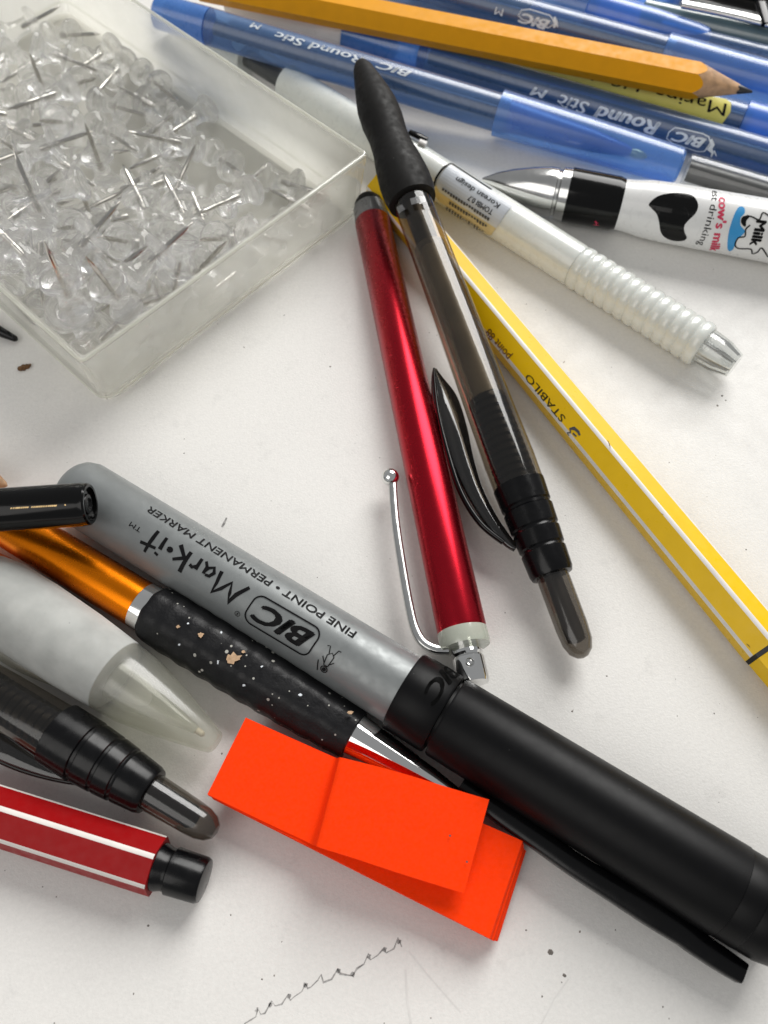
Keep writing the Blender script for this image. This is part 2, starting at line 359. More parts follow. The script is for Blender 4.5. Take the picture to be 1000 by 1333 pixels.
    for x, y, r in known:
        p = G(x, y, 0); q = r*.0072*2; n = 6
        ring = [bm.verts.new((p.x+q*rnd.uniform(.5, 1.1)*math.cos(2*PI*k/n), p.y+q*rnd.uniform(.5, 1.1)*math.sin(2*PI*k/n), .001)) for k in range(n)]
        top = bm.verts.new((p.x, p.y, q*.5))
        for k in range(n): bm.faces.new((ring[k], ring[(k+1) % n], top))
    me = bpy.data.meshes.new('dust'); bm.to_mesh(me); bm.free(); tag(link('dust', me, d, pm('grey_dust', (.2, .18, .16), .9, var=.5, vs=3)), None, None, kind='stuff')
desk()
# ------------------------------------------------------------------ grey permanent marker
def marker():
    p = Pen('permanent_marker', (100, 637), .63, (1000, 1190), .69, 'grey permanent marker with a matt black cap, lying diagonally in front', 'marker')
    r = .605; t0 = p.t(92, 632)
    p.lathe('barrel', [(t0, 0), (t0, r*.62), (t0+.03, r*.72), (t0+.07, r*.80), (t0+.16, r*.92), (t0+.32, r), (p.t(545, 911), r*.985)], M['marker_grey'], 72)
    c0, c1, c2 = p.t(526, 899), p.t(577, 930), p.t(589, 937)
    def R(x): return x
    e1, e2 = p.t(950, 1159), p.t(978, 1176)
    cap = p.lathe('cap', [(c0, .60), (c0, .66), (c0+.03, .672), (c1-.03, .672), (c1, .655), (c1+.006, .56), (c1+.05, .56), (c1+.056, .652), (c1+.09, .668), (e1-.012, .69), (e1, .674), (e1+.012, .678), (e2-.02, .678), (e2-.005, .666), (e2+.01, .672), (e2+.3, .665), (e2+.5, .62), (e2+.62, .5), (e2+.66, 0)], M['cap_black'], 72)
    F = lambda *a, **k: p.text(*a, **k, r=r, mat=BLACK)
    F('lettering', 'FINE POINT • PERMANENT MARKER', (465, 823), (196, 659), 11, bold=.016)
    F('lettering', 'BIC', (409, 825), (337, 783), 24, shear=.35, bold=.045)
    F('lettering', 'TM', (185, 688), (171, 679), 6)
    # ring round the letters, handwriting, little running figure
    o2, U, V = p.frame2((409, 825), (337, 783), r, 24); wl = U.length; h = V.length; k = wl/h
    rr = []
    x0, x1, y0, y1, q = -.34, k+.28, -.36, 1.34, .5
    for cx, cyy, a in ((x1-q, y1-q, 0), (x0+q, y1-q, PI/2), (x0+q, y0+q, PI), (x1-q, y0+q, 1.5*PI)):
        for j in range(7): f = a+j*PI/12; rr.append((cx+q*math.cos(f)+.12*(cyy+.0), cyy+q*math.sin(f)))
    rr.append(rr[0]); p.strokes('logo_ring', [rr], .085, (409, 825), (337, 783), 24, r, BLACK)
    hand = [[(0, 0, .10), (.28, .62, .13), (.42, 1.12, .15), (.50, .7, .10), (.62, .22, .1), (.86, .72, .11), (1.12, 1.10, .15), (1.10, .6, .1), (1.16, .02, .12)],
            [(1.62, .56, .08), (1.46, .52, .1), (1.36, .28, .12), (1.46, .06, .1), (1.62, .2, .09), (1.72, .54, .08)], [(1.70, .56, .10), (1.70, .2, .1), (1.84, .0, .08)],
            [(2.02, .58, .12), (2.02, .0, .1)], [(2.03, .4, .08), (2.18, .58, .1), (2.30, .52, .1)],
            [(2.52, 1.1, .14), (2.50, .0, .12)], [(2.96, .74, .09), (2.54, .36, .12)], [(2.6, .38, .1), (2.98, -.04, .13)],
            circle(3.22, .42, .085, .085, 10), circle(3.22, .42, .035, .035, 8),
            [(3.56, .66, .14), (3.56, .02, .1)], [(3.62, 1.0, .14), (3.60, .88, .14)],
            [(4.06, 1.18, .09), (4.0, .4, .13), (3.98, -.05, .11)], [(3.72, .72, .09), (4.36, .84, .1)]]
    hand = [[(q[0]*1.36, q[1], *[w_*1.6 for w_ in q[2:]]) for q in s_] for s_ in hand]
    p.strokes('handwriting', hand, .12, (325, 765), (187, 681), 27, r, BLACK)
    p.strokes('registered_mark', [circle(0, 0, .5, .5, 12), [(-.12, -.22), (-.12, .25), (.12, .2), (.1, .02), (-.1, 0), (.16, -.24)]], .1, (309, 799), (300, 794), 7, r, BLACK)
    fig = [circle(.0, 1.25, .2, .2, 10), circle(0, 1.25, .1, .1, 8), circle(0, 1.25, .04, .04, 6), [(-.14, 1.0), (-.24, .35), (-.05, .18), (.16, .4), (.12, .98), (-.14, 1.0)], [(-.12, .9), (-.38, .62)], [(.12, .9), (.36, .58)], [(-.16, .3), (-.3, -.1), (-.45, -.1)], [(.1, .3), (.24, -.1), (.4, -.04)], [(.5, .9, .06), (.34, 1.55, .06)]]
    p.strokes('logo_figure', fig, .055, (434, 846), (424, 840), 23, r, BLACK)
    p.text('embossed_lettering', 'BIC', (584, 865), (547, 906), 21, .674, M['groove'], shear=.3, bold=.04)
    up = p.I.to_3x3() @ Vector((0, 0, 1))
    L = [(600, 1022, .5, 20), (650, 1058, .5, 25), (700, 1092, .5, 27), (750, 1127, .5, 28), (800, 1158, .48, 31), (850, 1186, .45, 39), (885, 1208, .42, 38), (905, 1226, .40, 31), (940, 1250, .38, 29), (966, 1267, .36, 26)]
    p.clip('clip', L, .26, M['satin_black'])
marker()
# ------------------------------------------------------------------ red stylus
def stylus():
    p = Pen('stylus_pen', (479, 262), .45, (602, 823), .45, 'red metal stylus with a side clip and black rubber tip', 'stylus')
    P = p.prof
    rb = P([(485, 292, 46)])[0][1]
    t = p.t
    p.lathe('rubber_tip', [(t(477, 255), 0), (t(477, 256), rb*.35), (t(478, 260), rb*.62), (t(479, 265), rb*.8), (t(480, 271), rb*.88), (t(481, 276), rb*.88)], M['rubber'])
    p.lathe('ring', [(t(480, 271), rb*.8), (t(480.5, 272), rb*.93), (t(483, 287), rb*.98), (t(484, 290), rb*.9)], M['grey_ring'])
    p.lathe('barrel', P([(484, 288, 42)])+[(t(484.5, 290), rb), (t(601, 818), .42), (t(602, 822), .41)], M['red_metal'], 64)
    q = p.lathe('collar', [(t(601.5, 821), .39), (t(602, 822), .425), (t(605, 838), .43), (t(606, 843), .41), (t(606, 844), .25)], M['pale_clear'])
    e = p.lathe('end_cap', [(t(602, 836), .25), (t(606, 844), .26), (t(608, 852), .27), (t(609, 855), .24), (t(610, 858), .275), (t(615, 886), .275), (t(617, 890), .26), (t(617, 891), 0)], M['chrome'])
    a, f = p.hit(612, 862, .275); hs = lathe_mesh('hole', [(-.02, .075), (.008, .075), (.018, .06), (.004, .045), (-.01, 0)], 20, x=False)
    o = p.part('hole', hs, M['dull_chrome'], e); o.matrix_local = Matrix.Translation((a, .275*math.sin(f), .275*math.cos(f))) @ Vector((0, math.sin(f), math.cos(f))).to_track_quat('Z', 'Y').to_matrix().to_4x4()
    L = smooth_path([(511, 628, .5), (515, 680, .48), (524, 740, .46), (533, 790, .45), (540, 818, .45), (550, 836, .45), (566, 845, .45), (584, 846, .45)], 6)
    c = p.part('clip', sweep_mesh('clip', [p.loc(G(x, y, h)) for x, y, h in L], .15, .13, p.I.to_3x3() @ Vector((0, 0, 1)), bev=.025), M['dull_chrome'])
    b = p.loc(G(508, 621, .52)); me = lathe_mesh('ball', [(-.165*math.cos(PI*i/16), .165*math.sin(PI*i/16)) for i in range(17)], 24, x=False)
    bo = p.part('ball', me, M['chrome'], c); bo.location = b
stylus()
# ------------------------------------------------------------------ clicking pens with smoke-tinted barrels
def smoke_pen_a():
    p = Pen('smoked_ballpoint_pen', (471, 86), 1.86, (757, 850), .42, 'long black smoke-tinted click pen between the red stylus and the yellow fineliner', 'pen'); t = p.t
    prof = [(t(468, 80), 0)]+p.prof([(469, 83, 16), (471, 90, 25), (476, 104, 34), (484, 124, 46), (490, 140, 54), (497, 158, 56), (505, 178, 52), (512, 196, 54), (519, 215, 62), (527, 235, 67), (533, 250, 67), (538, 262, 62)])+[(t(539, 265), .15)]
    wob = lambda x, f: 1+.015*math.sin(f*2+x*1.3)
    p.lathe('rubber_grip', prof, M['rubber'], 56, wob)
    br = p.prof([(540, 264, 50), (547, 290, 51), (590, 400, 56), (633, 519, 62), (662, 600, 67), (676, 638, 66)])
    p.lathe('barrel', br, M['smoke'], 56)
    p.lathe('refill', p.prof([(541, 266, 28), (548, 290, 30), (556, 322, 30)])+p.prof([(557, 324, 20)]), M['inner_dark'], 24)
    p.lathe('refill_tube', p.prof([(556, 322, 22), (600, 430, 24), (606, 446, 28), (633, 519, 30)]), M['inner_grey'], 24)
    p.lathe('inner_sleeve', p.prof([(557, 322, 40), (633, 519, 48)]), pm('smoky_inner_sleeve', (.2, .18, .15), .35, opacity=.38, tint=(.7, .67, .6), var=.4, vs=1.4), 32)
    ribs = []
    for i in range(12):
        q = i/12; x, y, w_ = 634+42*q, 522+112*q, 50+5*q; ribs += [(x, y, w_), (x+1.6, y+4.6, w_), (x+2.0, y+5.4, w_-11), (x+3.0, y+8.4, w_-11)]
    p.lathe('click_mechanism', p.prof([(633, 519, 20), (633.5, 520, 48)]+ribs), M['satin_black'], 40)
    c = [(674, 630, 60), (675, 632, 68), (685, 658, 66), (686, 660, 62), (687, 663, 62), (688, 665, 66), (696, 687, 64), (697, 689, 60), (698, 691, 60), (699, 693, 63), (706, 712, 61), (707, 714, 57), (708, 716, 57), (709, 718, 60), (718, 744, 58), (720, 749, 54), (721, 750, 40)]
    p.lathe('end_cone', p.prof(c), M['satin_black'], 56)
    b = p.lathe('click_button', p.prof([(719, 745, 42), (724, 758, 43), (745, 816, 43), (752, 836, 40), (757, 848, 31), (760, 855, 15)])+[(t(760.5, 857), 0)], M['smoke_button'], 40)
    p.lathe('button_core', p.prof([(719, 745, 22), (747, 820, 26), (752, 834, 24), (753, 836, 12)])+[(t(753, 837), 0)], pm('grey_button_core', (.10, .095, .09), .35, metal=.3, var=.4, vs=2), 32, parent=b)
    for q in ([(534, 259), (553, 256), (555, 264), (536, 267)], [(517, 270), (524, 266), (528, 273), (520, 278)]): p.poly('grip_tab', q, .5*62*p.k(538, 260), M['grey_ring'], off=.012)
    p.clip('clip', [(566, 482, .62, 6), (570, 496, .62, 18), (579, 520, .62, 34), (590, 556, .62, 36), (602, 598, .6, 30), (617, 638, .57, 24), (637, 674, .54, 20), (660, 704, .52, 14), (672, 714, .5, 10)], .12, M['smoke_dark'])
    p.clip('clip_edge', [(565, 481, .68, 3), (566, 500, .68, 4), (571, 540, .68, 5), (586, 600, .66, 7), (602, 645, .63, 7), (626, 682, .6, 7), (655, 706, .57, 6)], .12, M['gloss_black'])
smoke_pen_a()
def smoke_pen_b():
    p = Pen('smoked_ballpoint_pen', (-60, 872), .62, (270, 1076), .5, 'black smoke-tinted click pen with grey button beside the striped red pen', 'pen'); t = p.t
    p.lathe('barrel', p.prof([(-60, 872, 66), (0, 909, 72), (60, 946, 76), (100, 971, 79)]), M['smoke'], 56)
    rib = []
    for i in range(14):
        x = -60+i*9.2; y = 872+(x+60)*.618; rib += [(x, y, 48), (x+1.2, y+.8, 55), (x+5.6, y+3.5, 55), (x+6.8, y+4.2, 48)]
    p.lathe('ribbed_tube', p.prof(rib+[(80, 958, 50)]), M['satin_black'], 40)
    c = [(74, 955, 76), (76, 956, 84), (112, 978, 84), (113, 979, 79), (117, 981, 79), (118, 982, 82), (138, 994, 79), (139, 995, 75), (142, 997, 75), (143, 998, 78), (160, 1008, 74), (161, 1009, 70), (164, 1011, 70), (165, 1012, 72), (192, 1028, 65), (197, 1031, 60), (198, 1032, 44)]
    p.lathe('end_cone', p.prof(c), M['satin_black'], 56)
    b = p.lathe('click_button', p.prof([(196, 1030, 48), (202, 1034, 49), (250, 1064, 45), (264, 1072, 42), (274, 1079, 34), (281, 1083, 20)])+[(t(283, 1084.5), 0)], M['smoke_button'], 40)
    p.lathe('button_core', p.prof([(196, 1030, 30), (250, 1064, 30), (256, 1067, 22)])+[(t(257, 1068), 0)], M['groove'], 32, parent=b)
    p.clip('clip', [(-40, 950, .5, 22), (0, 972, .5, 30), (40, 992, .5, 24), (80, 1008, .48, 16), (120, 1016, .46, 10), (150, 1020, .45, 6)], .14, M['smoke_dark'])
    p.clip('clip_edge', [(-40, 968, .46, 8), (0, 990, .46, 8), (40, 1006, .46, 7), (90, 1018, .45, 6), (130, 1022, .45, 4)], .14, M['gloss_black'])
smoke_pen_b()
# ------------------------------------------------------------------ hexagonal pens
def hexpen(p, R, ta, tb, roll, mat, sw, parent_name='barrel'):
    """six flat faces (one mesh) and six narrow white ridge strips, each its own part"""
    def sec(t):
        out = []
        for k in range(6):
            f = roll+k*PI/3; c = Vector((math.sin(f), math.cos(f)))*R; e = Vector((math.cos(f), -math.sin(f)))
            for s in (-1, 1):
                q = c+e*s*sw/2-Vector((math.sin(f), math.cos(f)))*sw*.29; out.append((t, q.x, q.y))
        return out
    a, b = sec(ta), sec(tb); fs = []; V = a+b
    for k in range(6):
        i, j = 2*k+1, (2*k+2) % 12; fs.append((i, j, 12+j, 12+i))
    fs.append(tuple(range(12))); fs.append(tuple(range(12, 24)))
    p.part(parent_name, mesh(parent_name, V, fs, smooth=False), mat)
    for k in range(6):
        i, j = 2*k, 2*k+1; mid = lambda t: (t, math.sin(roll+k*PI/3)*(R-sw*.12), math.cos(roll+k*PI/3)*(R-sw*.12))
        vs = [a[i], mid(ta), a[j], b[i], mid(tb), b[j]]
        p.part('ridge_stripe', mesh('ridge_stripe', vs, [(0, 1, 4, 3), (1, 2, 5, 4)], sharp=80), M['white_stripe'])
def plane_print(p, name, bm, R, roll, k, p0, p1, h, mat):
    """print on face k of a hexagonal body"""
    f = roll+(k+.5)*PI/3; n = Vector((0, math.sin(f), math.cos(f))); d0 = R*math.cos(PI/6)
    o = p.I @ CAM; m3 = p.I.to_3x3()
    def hit(q):
        d = m3 @ ray(*q); return o+d*((d0-n.dot(o))/n.dot(d))
    a, b = hit(p0), hit(p1); U = b-a; V = n.cross(U).normalized()*h*p.k(*p0)
    for v in bm.verts: v.co = a+U*v.co.x+V*v.co.y+n*.006
    me = bpy.data.meshes.new(name); bm.to_mesh(me); bm.free(); p.part(name, me, mat)
def yellow_pen():
    p = Pen('fineliner_pen', (497, 242), .4, (962, 800), .4, 'yellow hexagonal fineliner with white stripes, running down to the right edge', 'pen')
    t = p.t; R = .437; roll = math.radians(-11)
    E = p.t(997, 846)
    hexpen(p, R, t(497, 242), E-.03, roll, M['yellow'], .085)
    p.lathe('end_ring', [(E-.03, .3), (E-.028, .405), (E+.045, .405), (E+.047, .3)], M['gloss_black'], 6)
    cap = Pen.lathe(p, 'end_plug', [(E+.047, .30), (E+.05, .40), (E+1.2, .38), (E+1.25, .3), (E+1.25, 0)], M['yellow'], 6)
    plane_print(p, 'lettering', text_bm('STABILO', 0, .01), R, roll, -1, (737, 544), (689, 486), 8.8, pm('dark_olive_print', (.10, .075, .015), .5))
    plane_print(p, 'lettering', text_bm('point 88', 0, .01), R, roll, -1, (666, 463), (638, 427), 10, pm('rust_print', (.3, .1, .02), .5))
    for q in ([(791, 573), (792, 578), (795, 583)], [(972, 838), (977, 843)], [(735, 470), (733, 473)], [(860, 668), (864, 671)]):
        plane_print(p, 'scuff', stroke_bm([[(0, 0, .15), (.5, .1, .35), (1, 0, .1)]], .2), R, roll, 0 if q[0][0] != 972 else -1, q[0], q[-1], 3.2, M['brown'])
    sw = stroke_bm([[(0, .1, .2), (.3, 0, .3), (.7, .1, .35), (.9, .5, .2), (.65, .7, .15), (.8, 1, .15), (.55, 1.05, .1)], [(.1, .45, .15), (.5, .55, .2)]], .2)
    plane_print(p, 'swan_logo', sw, R, roll, -1, (756, 566), (746, 553), 12, M['grey_print'])
yellow_pen()
def red_pen():
    p = Pen('fineliner_pen', (-60, 1044), .42, (206, 1128), .42, 'red hexagonal pen with white stripes and a black end plug', 'pen')
    hexpen(p, .45, 0, p.t(206, 1128), math.radians(14), M['red'], .075)
    e = p.lathe('end_plug', p.prof([(202, 1127, 60), (210, 1129, 60), (218, 1132, 54), (222, 1134, 54), (224, 1134, 60), (262, 1147, 58), (266, 1148, 54), (267, 1149, 40)])+[(p.t(268, 1149), 0)], M['satin_black'], 40)
red_pen()
def pencil():
    p = Pen('pencil', (260, -22), 1.25, (979, 119.5), 1.2, 'orange-yellow hexagonal pencil with a sharpened tip lying on the blue pens', 'pencil')
    T = p.t(982, 119); R = .395; roll = math.radians(24); kk = R/(T-p.t(903, 106)); n = 48
    def rho(f):
        a = (f-roll) % (PI/3)-PI/6; return R*math.cos(PI/6)/math.cos(a)
    vs, fs = [], []
    fr = [roll+2*PI*k/n for k in range(n)]
    for j in range(2):
        for f in fr:
            q = rho(f); t = 0 if j == 0 else T-q/kk*.985; vs.append((t, q*math.sin(f), q*math.cos(f)))
    for k in range(n): l = (k+1) % n; fs.append((k, l, n+l, n+k))
    fs.append(tuple(range(n)))
    p.part('painted_body', mesh('painted_body', vs, fs, sharp=25), M['pencil'])
    vs = []; fs = []; tl = T-.10/kk
    for j in range(2):
        for f in fr:
            q = rho(f)*.992 if j == 0 else .095+.012*math.sin(5*f); t = T-rho(f)/kk*.99 if j == 0 else tl; vs.append((t, q*math.sin(f), q*math.cos(f)))
    for k in range(n): l = (k+1) % n; fs.append((k, l, n+l, n+k))
    p.part('wood_cone', mesh('wood_cone', vs, fs), M['wood'])
    p.lathe('graphite_point', [(tl-.03, .108), (tl+.02, .1), (T-.06, .03), (T-.03, .012), (T-.028, 0)], M['graphite'], 20)
pencil()
# ------------------------------------------------------------------ blue stick ballpoints
def blue_barrel(p, a, b, w0, w1, refill=(None, None), mat='blue_barrel'):
    p.lathe('barrel', p.prof([(a[0], a[1], w0-6), (a[0]+1.5, a[1]+.5, w0), (b[0], b[1], w1)]), M[mat], 40)
    ra, rb = refill
    if ra: p.lathe('refill', p.prof([(ra[0], ra[1], 17), (rb[0], rb[1], 19)]), M['refill'], 20)
def pen_A():
    p = Pen('ballpoint_pen', (190, 10), 1.35, (885, 217), .42, 'capped blue ballpoint passing behind the black rubber grip, nearest of the blue pens', 'pen', 'blue stick ballpoints')
    p.lathe('end_plug', [(p.t(204, 14), 0)]+p.prof([(204, 14, 34), (207, 15, 42), (272, 35, 45)]), M['blue_plug'], 40)
    blue_barrel(p, (272, 35), (662, 151), 45, 47, ((280, 38), (655, 148)))
    c = p.lathe('cap', p.prof([(648, 147, 50), (649, 147, 57), (760, 180, 54), (870, 212, 48), (882, 216, 46), (886, 217, 38)])+[(p.t(887, 217.5), 0)], M['blue_cap'], 40)
    p.lathe('point_holder', p.prof([(652, 148, 44), (664, 151.5, 40), (770, 183, 28), (815, 197, 15), (822, 199, 9)]), M['blue_ink'], 24)
    p.lathe('brass_tip', p.prof([(820, 198.5, 9), (828, 201, 13), (836, 203.4, 10), (842, 205, 3)]), M['gold_print'], 16)
    r = .5*45*p.k(450, 87)+.014
    p.text('lettering', 'Round Stic', (474, 75), (360, 41), 10, r, M['white_print'], shear=.2, bold=.02)
    p.text('lettering', 'BIC', (536, 93), (492, 80), 9, r, M['white_print'], shear=.3, bold=.03)
    p.text('lettering', 'M', (341, 33), (328, 29), 8, r, M['white_print'], shear=.2, bold=.02)
def pen_B():
    p = Pen('ballpoint_pen', (440, 40), .42, (1070, 225), .42, 'blue ballpoint with large white lettering, between the yellow sticker and the cow pen', 'pen', 'blue stick ballpoints')
    p.lathe('end_plug', [(0, 0)]+p.prof([(440, 40, 30), (443, 41, 40), (546, 71, 43), (550, 72, 38)]), M['blue_plug'], 40)
    blue_barrel(p, (548, 72), (1070, 225), 40, 45, ((560, 75), (1060, 222)))
    r = .5*43*p.k(830, 155)
    p.text('lettering', 'Round', (860, 160), (777, 137), 16, r, M['white_print'], shear=.25, bold=.035)
    p.text('lettering', 'Stic', (768, 134), (729, 122), 15, r, M['white_print'], shear=.25, bold=.015)
    p.text('lettering', 'M', (713, 118), (693, 112), 10, r, M['white_print'], shear=.25, bold=.03)
    p.text('lettering', 'BIC', (919, 181), (878, 170), 12, r, M['white_print'], shear=.3, bold=.045)
    S = lambda n, q, wd: p.lines(n, [q], wd, r, M['white_print'])
    S('swoosh', [(824, 168, .01), (790, 165, .03), (762, 156, .045), (742, 146, .03), (728, 133, .01)], .03)
    S('logo_ring', [(923, 178), (925, 186), (917, 197), (908, 197), (876, 186), (868, 180), (871, 172), (879, 166), (890, 168), (915, 174), (923, 178)], .025)
    S('logo_figure', [(926, 181, .04), (928, 188, .09), (924, 194, .12), (928, 199, .06), (926, 204, .03)], .05)
    S('logo_figure', [(930, 196, .03), (933, 203, .03)], .03)
def pen_C():
    p = Pen('ballpoint_pen', (420, -50), .42, (1060, 124), .42, 'capped blue ballpoint lying just behind the orange-yellow pencil', 'pen', 'blue stick ballpoints')
    blue_barrel(p, (420, -50), (875, 73), 42, 44, ((430, -47), (866, 70)))
    p.lathe('cap', p.prof([(864, 70, 46), (865, 70.5, 52), (1060, 124, 50)]), M['blue_cap'], 40)
    r = .5*43.5*p.k(700, 26)+.006
    p.text('lettering', 'BIC', (716, 27), (678, 16), 11, r, M['white_print'], shear=.3, bold=.04)
    p.lines('logo_ring', [[(720, 25), (722, 31), (714, 36), (680, 25), (675, 20), (679, 13), (690, 12), (716, 20), (720, 25)]], .025, r, M['white_print'])
    p.lines('logo_figure', [[(722, 22, .05), (724, 30, .1), (721, 36, .04)], [(725, 29, .03), (726, 35, .03)]], .05, r, M['white_print'])
    p.text('lettering', 'M', (656, 12), (646, 9), 8, r, M['white_print'])
def pen_D():
    p = Pen('ballpoint_pen', (560, -45), .46, (924, 55), .44, 'bright blue pen cap with its closed end behind the pencil tip', 'pen', 'blue stick ballpoints')
    p.lathe('barrel', p.prof([(560, -45, 36), (775, 14, 38)]), M['blue_barrel'], 40)
    p.lathe('cap', p.prof([(766, 11, 38), (768, 12, 44), (850, 34, 42), (905, 49.5, 36), (918, 53, 32), (923, 54.5, 22)])+[(p.t(924, 55), 0)], M['blue_bright'], 40)
def pen_H():
    p = Pen('ballpoint_pen', (560, 42), .42, (1070, 186), .42, 'blue ballpoint wearing a handwritten yellow name sticker under the pencil', 'pen', 'blue stick ballpoints')
    blue_barrel(p, (560, 42), (975, 159), 38, 41, ((570, 45), (970, 158)))
    p.lathe('cap', p.prof([(966, 156, 42), (967, 157, 50), (1070, 186, 50)]), M['blue_bright'], 40)
    r = .5*41*p.k(850, 120)+.012
    o = p.poly('name_sticker', [(560, 30), (690, 62), (800, 94), (900, 121), (945, 129), (952, 134), (951, 146), (941, 160), (932, 164), (900, 157), (800, 130), (700, 102), (640, 85), (560, 62)], r, M['sticker'], off=.006)
    p.text('handwriting', 'Marina', (949, 136), (853, 111), 15, r+.008, BLACK, shear=-.1, parent=o)
    p.text('handwriting', 'HS  N', (838, 107), (756, 86), 13, r+.008, BLACK, shear=.1, parent=o)
def pen_K():
    p = Pen('ballpoint_pen', (858, 42), .42, (1060, 95), .42, 'mid blue pen barrel at the right edge beyond the pencil point', 'pen', 'blue stick ballpoints')
    p.lathe('barrel', p.prof([(858, 42, 30), (1060, 95, 36)]), M['blue_barrel'], 40)
    p.lathe('refill', p.prof([(858, 42, 14), (1060, 95, 16)]), M['refill'], 20)
def pen_E():
    p = Pen('ballpoint_pen', (836, 14), .45, (1060, 68), .42, 'dark teal-grey pen barrel beside the silver clip in the top corner', 'pen')
    p.lathe('barrel', p.prof([(836, 14, 24), (838, 14.5, 29), (1060, 68, 38)]), M['teal'], 40)
    p.lathe('refill', p.prof([(840, 15, 14), (1060, 68, 18)]), M['inner_dark'], 20)
def pen_J():
    p = Pen('ballpoint_pen', (740, -50), .5, (888, -6), .5, 'light blue pen cap touching the top edge, left of the silver clip', 'pen', 'blue stick ballpoints')
    p.lathe('cap', p.prof([(740, -50, 40), (870, -11, 40), (884, -7, 36), (888, -6, 26)])+[(p.t(889, -5.7), 0)], M['blue_cap'], 40)
def pen_G():
    p = Pen('metal_pen', (880, -36), .5, (1070, 14), .5, 'black pen with a silver clip in the top right corner', 'pen')
    p.lathe('barrel', p.prof([(880, -36, 40), (1070, 14, 44)]), M['gloss_black'], 40)
    p.clip('clip', [(888, 4, .95, 16), (940, 14, .95, 18), (1000, 28, .95, 20), (1060, 44, .95, 20)], .12, M['dull_chrome'])
    p.clip('clip_band', [(992, 4, 1.0, 16), (1000, 32, .98, 16)], .12, M['gloss_black'])
def pen_F():
    p = Pen('clear_ballpoint_pen', (892, 221), .42, (1070, 275), .42, 'clear-barrelled pen with a black refill, under the cow pen edge', 'pen')
    p.lathe('barrel', p.prof([(892, 221, 38), (894, 222, 43), (1070, 275, 46)]), M['clear'], 40)
    p.lathe('refill', [(x, r) for x, r in p.prof([(896, 222, 26), (1070, 275, 28)])], M['inner_dark'], 24)
def caps():
    p = Pen('white_pen', (300, 0), .46, (452, 46), .46, 'white rounded pen end under the pencil, behind the blue lettered pen', 'pen')
    p.lathe('cap', p.prof([(300, 0, 34), (430, 39.5, 34), (448, 45, 30), (453, 46.5, 20)])+[(p.t(454, 47), 0)], M['white_opaque'], 40)
    p.lathe('barrel', p.prof([(450, 46, 26), (512, 65, 26), (514, 65.5, 22)]), M['greyblue'], 32)
    p = Pen('white_pen', (540, -36), .5, (690, -1), .5, 'grey-white rounded pen end touching the top edge above the pencil', 'pen')
    p.lathe('cap', p.prof([(540, -36, 32), (676, -4.5, 32), (688, -2, 28), (694, 0, 16)])+[(p.t(695, 0), 0)], M['white_opaque'], 40)
for f in (pen_A, pen_B, pen_C, pen_D, pen_H, pen_K, pen_E, pen_J, pen_G, pen_F, caps): f()
